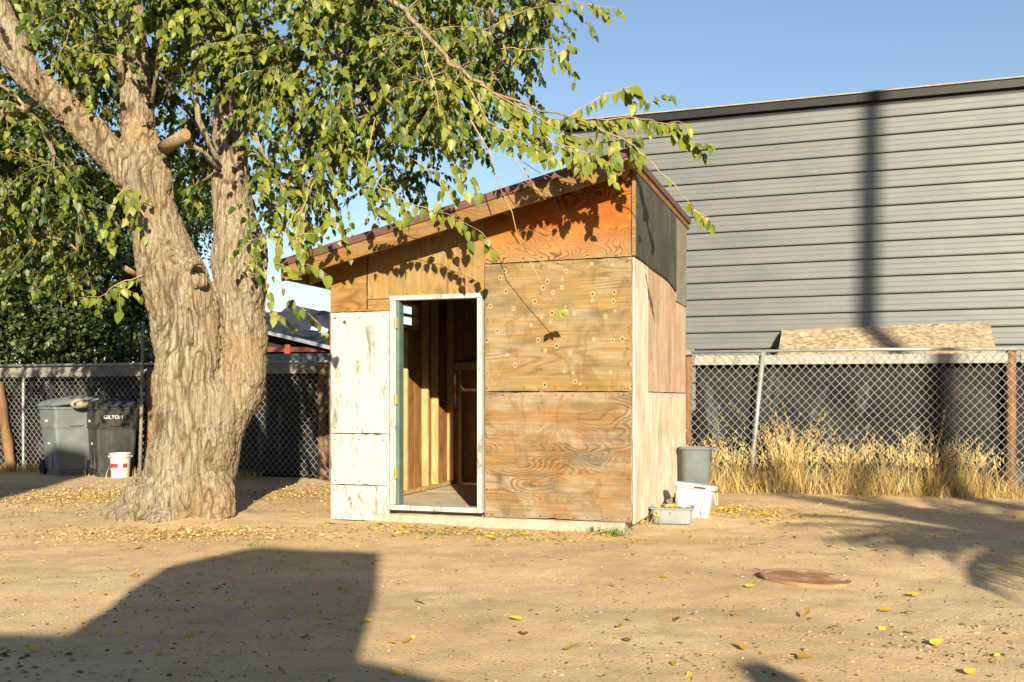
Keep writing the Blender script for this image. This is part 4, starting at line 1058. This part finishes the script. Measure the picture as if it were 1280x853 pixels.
# ------------------------------------------------------------------ containers by the shed corner
def basket():
    p = G(872, 634); r = empty('waste_bin', (p.x, p.y + .14, 0), -.1); tag(r, 'tall tapered grey plastic waste bin behind the white tub', 'waste bin')
    mg = plain('grey_bin_plastic', (0.115, 0.135, 0.145), 0.4, 0.12, 4); 
    secs = [(.27, .22, .06, 0), (.28, .23, .07, .01), (.345, .27, .08, .64), (.348, .275, .08, .645), (.38, .31, .08, .655), (.385, .315, .08, .675), (.36, .285, .07, .678), (.335, .26, .07, .655), (.26, .21, .06, .03)]
    MB().loft([rrect(w, d, q, z) for w, d, q, z in secs]).build('body', mg, r, auto=40)
    MB().prism(rrect2(.185, .235), .645, .665, 'z').build('rim_tab', mg, r, bevel=.005)
    MB().box(.176, .19, -.06, .06, .50, .64).build('side_grip', mg, r, bevel=.005)
def rrect2(a, b): return [(a - .02, -.07), (b, -.05), (b, .05), (a - .02, .07)]
basket()
def tub():
    p = G(866, 649); r = empty('storage_tub', (p.x + .02, p.y + .15, .0), math.radians(-24)); tag(r, 'white rectangular plastic tub with a lidded rim and hand slot', 'tub')
    r.rotation_euler = (math.radians(-4), math.radians(6), math.radians(-20))
    mw = plain('white_tub_plastic', (0.45, 0.43, 0.40), 0.4, 0.04, 5); dk = plain('slot_shade_dark', (0.05, 0.045, 0.04), 0.8)
    b = MB().loft([rrect(w, d, q, z) for w, d, q, z in [(.33, .23, .04, .0), (.335, .235, .05, .01), (.39, .29, .05, .30), (.43, .33, .05, .305), (.435, .335, .05, .335), (.42, .32, .05, .35), (.30, .20, .05, .353)]]).build('body', mw, r, auto=40)
    MB().box(.01, .13, -.1775, -.160, .312, .330).build('slot_shade', dk, b, bevel=.004)  # solid dark box stands in for the shade inside the slot
    for xx in (-.13, .12): MB().prism([(xx - .012, -.150), (xx + .012, -.150), (xx + .012, -.128), (xx - .012, -.128)], .05, .29, 'z').build('rib', mw, b)
    MB().tube([(.215, -.10, .28), (.235, -.06, .16), (.235, .06, .16), (.215, .10, .28)], .006, 6).build('bail_handle', mw, r)
tub()
YL = ((0.0, (0.20, 0.11, 0.035)), (0.4, (0.42, 0.27, 0.05)), (0.75, (0.58, 0.42, 0.05)), (1.0, (0.38, 0.38, 0.06)))
MYLEAF = leaf_mat('fallen_yellow_leaf', YL, .15, .6, obj_random=True); MYLIT = leaf_mat('yellow_litter', YL, .15, .6)
def tray():
    p = G(845, 656); r = empty('litter_tray', (p.x - .01, p.y + .17, 0), math.radians(-12)); tag(r, 'shallow grey plastic tray holding yellow leaves in front of the white tub', 'tray')
    mg = plain('pale_grey_plastic', (0.22, 0.245, 0.265), 0.4, 0.06, 5)
    MB().loft([rrect(w, d, q, z) for w, d, q, z in [(.36, .28, .05, .004), (.37, .29, .06, .012), (.41, .33, .06, .145), (.445, .365, .06, .148), (.45, .37, .06, .16), (.41, .33, .05, .162), (.395, .315, .05, .145), (.345, .265, .04, .022)]]).build('body', mg, r, auto=40)
    k = 150; pp = np.stack([rng.uniform(-.17, .14, k), rng.uniform(-.13, .13, k), rng.uniform(.09, .15, k)], 1)
    hm = Matrix.Rotation(r.rotation_euler.z, 4, 'Z'); pw = np.array([tuple(hm @ Vector(q) + r.location) for q in pp])
    me = leaf_mesh('leaf_pile', pw, rng.normal(0, 1, (k, 3)) * (1, 1, .25), np.stack([rng.normal(0, .3, k), rng.normal(0, .3, k), np.ones(k)], 1), rng.uniform(.05, .09, k), rng.uniform(.4, .95, k))
    tag(link_mesh('leaf_pile', me, MYLIT), 'heap of yellow leaves lying in the grey tray', 'leaves', kind='stuff')
tray()

# ------------------------------------------------------------------ rusty round cover half buried in the dirt
p = G(1006, 723); r = empty('round_cover', (p.x, p.y, gh(p.x, p.y) - .013), .2); tag(r, 'rusty flat round iron cover half buried in the bare dirt', 'cover')
r.rotation_euler = (math.radians(.5), math.radians(3.0), .2)
MB().loft([circ(.300, -.03, 40), circ(.312, .010, 40), circ(.312, .028, 40), circ(.304, .034, 40), circ(.27, .034, 40), circ(.265, .030, 40)]).build('plate', MRUST, r, auto=30)

# ------------------------------------------------------------------ ground litter
def on_ground(px, py): 
    q = G(px, py); q.z = gh(q.x, q.y); return q
spots = []
def sc_leaf(x0, x1, y0, y1, k):
    for _ in range(k): spots.append((random.uniform(x0, x1), random.uniform(y0, y1)))
sc_leaf(490, 1270, 668, 850, 55); sc_leaf(20, 480, 660, 850, 26); sc_leaf(150, 330, 640, 672, 16); sc_leaf(330, 420, 612, 668, 14); sc_leaf(420, 800, 655, 680, 22); sc_leaf(880, 1000, 630, 690, 26); sc_leaf(0, 140, 600, 650, 12); sc_leaf(1000, 1270, 640, 720, 14)
lfm = [leaf_mesh('fallen_leaf', [(0, 0, 0)], [(0, 1, 0)], [(0, 0, 1)], [1.0], [.5], curl=c) for c in (-.25, .1, .35)]
for q in lfm: q.materials.append(MYLEAF)
for i, (a, b) in enumerate(spots):
    q = on_ground(a, b); o = bpy.data.objects.new('fallen_leaf', random.choice(lfm)); COL.objects.link(o)
    s = random.uniform(.035, .078); o.scale = (s, s, s); o.location = q + Vector((0, 0, .012)); o.rotation_euler = (random.gauss(0, .3), random.gauss(0, .3), random.uniform(0, 6.28))
    tag(o, 'small fallen yellow leaf lying on the dirt', 'leaf', 'yellow leaves scattered over the dirt')
def scatter(name, label, regions, size, mat, rnd=(0, 1), flat=.25, lo=True, cat='leaves'):
    pp = []
    for (cx, cy, rx, ry, k) in regions:
        for _ in range(k):
            a, r_ = random.uniform(0, 6.28), abs(random.gauss(0, .55)); x_, y_ = cx + rx * r_ * math.cos(a), cy + ry * r_ * math.sin(a)
            pp.append((x_, y_, gh(x_, y_) + .008))
    k = len(pp)
    me = leaf_mesh(name, pp, rng.normal(0, 1, (k, 3)) * (1, 1, flat), np.stack([rng.normal(0, .35, k), rng.normal(0, .35, k), np.ones(k)], 1), rng.uniform(size * .6, size * 1.3, k), rng.uniform(rnd[0], rnd[1], k), lo=lo)
    return tag(link_mesh(name, me, mat), label, cat, kind='stuff')
g1 = G(895, 640); g2 = G(120, 620); g3 = G(240, 668); g4 = G(600, 668); g5 = G(360, 625)
scatter('leaf_litter', 'dry yellow leaf litter gathered beside the tubs and the shed', [(g1.x + .1, g1.y + .2, .6, .55, 420), (g1.x + .5, g1.y - .3, .9, .9, 260), (g4.x, g4.y + .05, 1.3, .16, 220), (-1.0, 9.55, .8, .2, 120), (0.3, 8.8, 2.2, .8, 120)], .042, MYLIT)
MDRY = leaf_mat('brown_litter', ((0.0, (0.22, 0.13, 0.06)), (0.5, (0.42, 0.28, 0.12)), (1.0, (0.62, 0.47, 0.2))), .1, .8)
scatter('leaf_litter', 'brown dry leaf litter and wood chips around the tree', [(g2.x, g2.y, 2.2, 2.2, 4600), (g3.x, g3.y - .1, 1.7, .5, 1900), (g5.x, g5.y + .8, 1.0, 1.6, 1400)], .034, MDRY)
# pebbles and clods
def pebbles():
    V = []; Fc = []
    ico = [(0, 0, 1), (.9, 0, .3), (.28, .85, .3), (-.72, .53, .3), (-.72, -.53, .3), (.28, -.85, .3), (.6, .5, -.4), (-.6, .5, -.4), (0, -.7, -.4)]
    fcs = [(0, 1, 2), (0, 2, 3), (0, 3, 4), (0, 4, 5), (0, 5, 1), (1, 6, 2), (2, 7, 3), (3, 7, 4), (4, 8, 5), (5, 8, 1), (2, 6, 7), (4, 7, 8), (1, 8, 6)]
    def put(x_, y_, s):
        k = len(V); a = random.uniform(0, 6.28); ca, sa = math.cos(a), math.sin(a); z0 = gh(x_, y_); sx, sy, sz = s * random.uniform(.7, 1.4), s * random.uniform(.7, 1.2), s * random.uniform(.4, .8)
        for v in ico:
            vx, vy = v[0] * sx * random.uniform(.8, 1.2), v[1] * sy * random.uniform(.8, 1.2); V.append((x_ + vx * ca - vy * sa, y_ + vx * sa + vy * ca, z0 + v[2] * sz))
        Fc.extend(tuple(i + k for i in f) for f in fcs)
    for _ in range(5200):
        t = random.random(); y_ = 3.9 + 8.5 * t ** 1.4; x_ = random.uniform(-.56, .56) * y_
        put(x_, y_, .0035 + .012 * random.random() ** 3)
    for cx, cy, k, s in ((G(40, 835), None, 45, .026), (G(1190, 800), None, 90, .022), (G(200, 740), None, 60, .012), (G(860, 830), None, 50, .014)):
        for _ in range(k):
            put(cx.x + random.gauss(0, .22), cx.y + random.gauss(0, .22), s * random.uniform(.25, 1.0))
    me = bpy.data.meshes.new('pebbles'); me.from_pydata(V, [], Fc); me.update()
    m = M('pebble', 0.9, 0.2); m.coords(False); m.color(m.ramp(m.noise(scale=19, detail=2), (0.42, (0.085, 0.055, 0.035)), (0.52, (0.26, 0.18, 0.105)), (0.68, (0.48, 0.37, 0.25))))
    tag(link_mesh('pebbles', me, m.m), 'small stones and dirt clods strewn over the bare yard', 'pebbles', kind='stuff')
pebbles()

def debris():
    m = MB()
    for _ in range(520):
        t = random.random(); y_ = 4.0 + 8.0 * t; x_ = random.uniform(-.55, .55) * y_; a = random.uniform(0, 6.28); L = random.uniform(.015, .07) * (2.2 if random.random() < .06 else 1)
        p = Vector((x_, y_, gh(x_, y_) + .004)); d = Vector((math.cos(a), math.sin(a), 0)) * L
        q = p + d; q.z = gh(q.x, q.y) + .005; mid = (p + q) / 2 + Vector((-d.y, d.x, 0)) * random.uniform(-.2, .2) + Vector((0, 0, .004))
        m.tube([p, mid, q], [.0022, .0026, .0015], 4)
    tag(m.build('twig_debris', MTWIG), 'broken twigs and bark bits strewn over the bare dirt', 'twigs', kind='stuff')
debris()
# ------------------------------------------------------------------ grass
def blades(name, label, gen, mat, kind='stuff', cat='grass', seeds=None):
    V = []; Fc = []; R = []
    for base, h, lean, w in gen:
        k = len(V); a = random.uniform(0, 6.28); sd = Vector((math.cos(a), math.sin(a), 0)) * w
        m = base + lean * .35 + Vector((0, 0, h * .55)); t = base + lean + Vector((0, 0, h))
        V += [tuple(base - sd), tuple(base + sd), tuple(m + sd * .7), tuple(m - sd * .7), tuple(t)]
        Fc += [(k, k + 1, k + 2, k + 3), (k + 3, k + 2, k + 4)]; rr = random.random(); R += [rr, rr]
        if seeds and h > seeds:
            for _ in range(9):
                kk = len(V); q = m.lerp(t, random.uniform(.45, 1.02)); dv = Vector((random.gauss(0, .014), random.gauss(0, .014), -.034 + random.gauss(0, .01)))
                sx = Vector((.0035, 0, 0)); V += [tuple(q), tuple(q + dv * .5 + sx), tuple(q + dv), tuple(q + dv * .5 - sx)]; Fc.append((kk, kk + 1, kk + 2, kk + 3)); R.append(.75)
    me = bpy.data.meshes.new(name); me.from_pydata(V, [], Fc); at = me.attributes.new('rnd', 'FLOAT', 'FACE'); at.data.foreach_set('value', np.array(R, np.float32)); me.update()
    return tag(link_mesh(name, me, mat), label, cat, kind=kind)
MSTRAW = leaf_mat('straw', ((0.0, (0.16, 0.10, 0.045)), (0.25, (0.34, 0.22, 0.075)), (0.6, (0.48, 0.34, 0.13)), (1.0, (0.60, 0.48, 0.24))), .25, .7)
def straw():
    L = (FR1 - FR0).length
    for c in range(520):                            # clumps of stems from one root
        s = random.uniform(.05, L); dep = random.gauss(.03, .20); q = FR0 + dR * s - nR * dep
        vig = .75 + .55 * mnoise.noise(Vector((s * 1.3, 1.7, 0))) + .35 * mnoise.noise(Vector((s * 4.2, 4, 0))) + .30 * math.exp(-((s - 1.6) / .8) ** 2)
        vig *= random.choice((.25, .5, .8, 1.0, 1.3)) * random.uniform(.8, 1.15) * max(.25, 1 - max(0, dep) * 1.5); tilt = Vector((random.gauss(0, .22), random.gauss(0, .12), 0))
        for _ in range(random.randint(8, 26)):
            h = max(.05, vig * random.uniform(.15, .80))
            if random.random() < .05: h *= 1.6
            b = Vector((q.x + random.gauss(0, .035), q.y + random.gauss(0, .035), -.01))
            yield b, h, (tilt + Vector((random.gauss(0, .30), random.gauss(0, .2), 0))) * (h + .08), random.uniform(.0018, .0052)
    for _ in range(420):                            # broken stalks lying over
        s = random.uniform(.05, L); q = FR0 + dR * s - nR * random.gauss(.1, .16); h = random.uniform(.05, .25)
        yield Vector((q.x, q.y, 0)), h, Vector((random.gauss(0, .3), random.gauss(0, .1), 0)), .0025
blades('dry_grass', 'tall dry straw-coloured weeds growing along the foot of the fence', straw(), MSTRAW, seeds=.5)
MGRASS = leaf_mat('green_grass', ((0.0, (0.05, 0.10, 0.02)), (1.0, (0.16, 0.24, 0.05))), .25, .6)
def tuft(px, py, k, rx, h0, mat, lab):
    c = on_ground(px, py)
    def gen():
        for _ in range(k):
            q = c + Vector((random.gauss(0, rx), random.gauss(0, rx * .5), -.005)); h = h0 * random.uniform(.4, 1.2)
            yield q, h, Vector((random.gauss(0, .5), random.gauss(0, .4), 0)) * h, .003
    blades('grass_tuft', lab, gen(), mat, kind='stuff')
tuft(768, 667, 90, .07, .10, MGRASS, 'green grass tuft at the shed corner below the plywood panel')
tuft(742, 664, 40, .04, .09, MGRASS, 'thin green grass tuft against the concrete edge')
tuft(545, 670, 70, .09, .05, MGRASS, 'low green grass tuft below the doorway sill')
tuft(316, 684, 36, .05, .05, MGRASS, 'tiny green grass tuft between the trunk and the door')
tuft(800, 655, 110, .12, .13, MSTRAW, 'dry straw tuft under the side wall of the shed')
tuft(700, 664, 80, .22, .05, MSTRAW, 'low dry grass along the concrete slab edge')
def wisps():
    for _ in range(1500):
        px = random.uniform(-40, 330); q = fpos(FL0, FL1, px) - nL * abs(random.gauss(0, .25)); h = random.uniform(.04, .2)
        yield Vector((q.x, q.y, -.01)), h, Vector((random.gauss(0, .3), random.gauss(0, .3), 0)) * h, .005
blades('dry_grass', 'short dry grass along the fence behind the trash carts', wisps(), MSTRAW)

# ------------------------------------------------------------------ what stands behind the photographer and throws the shadows, part inferred, part added
HP = -3.4
def sil(px, py):
    q = G(px, py); t = q.y - HP; return (q.x - SUN_DX * t, t * _l * math.tan(SUN_EL))
def house():
    pts = [sil(0, 790), sil(90, 792), sil(212, 708), sil(300, 688), sil(330, 684), sil(475, 690), sil(473, 742), sil(450, 822), sil(640, 853)]
    print('silhouette', [tuple(round(v, 2) for v in p) for p in pts])
    r = empty('house', (0, HP, 0)); tag(r, 'low stucco house behind the viewer whose roof shades the yard', 'house')
    st = plain('stucco', (0.42, 0.36, 0.28), 0.9); rf = plain('house_roofing', (0.12, 0.10, 0.09), 0.9)
    e = pts[0][1]; xw = pts[0][0] - 1.6; e2 = pts[8][1] - .12
    wl_ = MB().box(xw + .05, 3.4, -6, -.3, -.1, e2 - .12).build('wall', st, r)
    MB().prism([(xw, e2 - .1), (3.6, e2 - .1), (3.6, e2 - .02), (pts[8][0] + .1, e2), (pts[7][0] + .05, pts[7][1] - .02), (pts[1][0], e - .02), (xw, e + .02)], -6.2, 0).build('roof', rf, r)
    MB().prism([pts[1], (pts[1][0], e - .3), (pts[6][0], e - .3), pts[7], pts[6], pts[5], pts[4], pts[3], pts[2]], -.14, -.02).build('roof_shadow_bump', plain('bump_tin', (0.5, 0.5, 0.48), 0.5), r)  # unseen roof bump, outline cut to cast the stepped yard shadow
    b0, b1 = sil(912, 822), sil(1000, 850)
    MB().prism([(b0[0] - .02, e2 - .2), (b0[0] - .02, b0[1] - .02), (b0[0] + .12, b0[1]), (b1[0] + .02, b1[1]), (b1[0] + .08, e2 - .2)], -.5, -.05).build('roof_shadow_stub', rf, r)  # unseen stub added on the roof to cast a small shadow tip
    MB().box(-.2, .75, -.3, -.26, 0, 2.05).build('door', W_INNER, r); MB().box(1.3, 2.5, -.3, -.26, .9, 2.0).build('window', MSKY, r)
    q = G(100, 592); t = q.y - HP; xr_ = q.x + .25 - SUN_DX * t; hz = .27 + t * _l * math.tan(SUN_EL)
    w2 = empty('added_shade_house', (xr_, HP - 1, 0)); tag(w2, 'unseen tall stucco house added behind the viewer to shade the trash carts', 'house')  # added unseen block, height set so it shades the cart bases
    hz += 1.0 * math.tan(SUN_EL); 
    MB().box(-7, .14, -6, 0, -.1, hz - .2).build('wall', st, w2); MB().box(-7.2, .14, -6.3, .02, hz - .2, hz).build('roof', rf, w2)
house()
# utility pole: its shadow climbs the metal building
def pole():
    a = bline((1075 - CX) / F); t = a.y + 12.0; x0_ = a.x - SUN_DX * t
    r = empty('utility_pole', (x0_, -12, 0)); tag(r, 'tall wooden utility pole behind the viewer', 'utility pole')
    MB().tube([(-.10, 0, -.2), (0.0, 0, 8), (.17, 0, 16.5)], [.20, .17, .13], 12).build('shaft', W_GREYB, r, smooth=True)
    MB().box(-1.1, 1.4, -.06, .06, 15.6, 15.72).build('crossarm', W_GREYB, r)
pole()
# low palm to the right of the viewer: its fronds streak the ground
def palm():
    q = G(1312, 676); hgt = 2.7; t = hgt / math.tan(SUN_EL) / _l
    c = Vector((q.x - SUN_DX * t, q.y - t, hgt)); r = empty('palm_tree', (c.x, c.y, 0)); tag(r, 'low palm with stiff drooping fronds beside the viewer', 'tree')
    MB().tube([(0, 0, -.1), (.05, 0, 1.4), (0, 0, hgt - .1)], [.2, .17, .15], 10).build('trunk', MBARK, r, smooth=True)
    m = MB()
    for i in range(85):
        a = random.uniform(0, 6.28); el = random.uniform(-.5, 1.1); L = random.uniform(1.2, 2.1); d = Vector((math.cos(a) * math.cos(el), math.sin(a) * math.cos(el), math.sin(el)))
        pts = []; p = Vector((0, 0, hgt - .1))
        for k in range(7): pts.append(p.copy()); p = p + d * L / 6; d = (d + Vector((0, 0, -.12))).normalized()
        m.tube(pts, [.014 - .0015 * k for k in range(7)], 4)
        for k in range(1, 7):
            for sgn in (-1, 1):
                for q2 in (0, .33, .66):
                    b = pts[k].lerp(pts[k - 1], q2); ax = (pts[k] - pts[k - 1]).normalized(); sd = ax.cross(Vector((0, 0, 1))).normalized() * sgn
                    tip = b + (sd * .8 + ax * .7 + Vector((0, 0, -.25))) * .34; m.add([b - ax * .045, b + ax * .045, tip], [(0, 1, 2)])
    o = m.build('crown', plain('palm_frond', (0.05, 0.08, 0.02), 0.6), r)
palm()
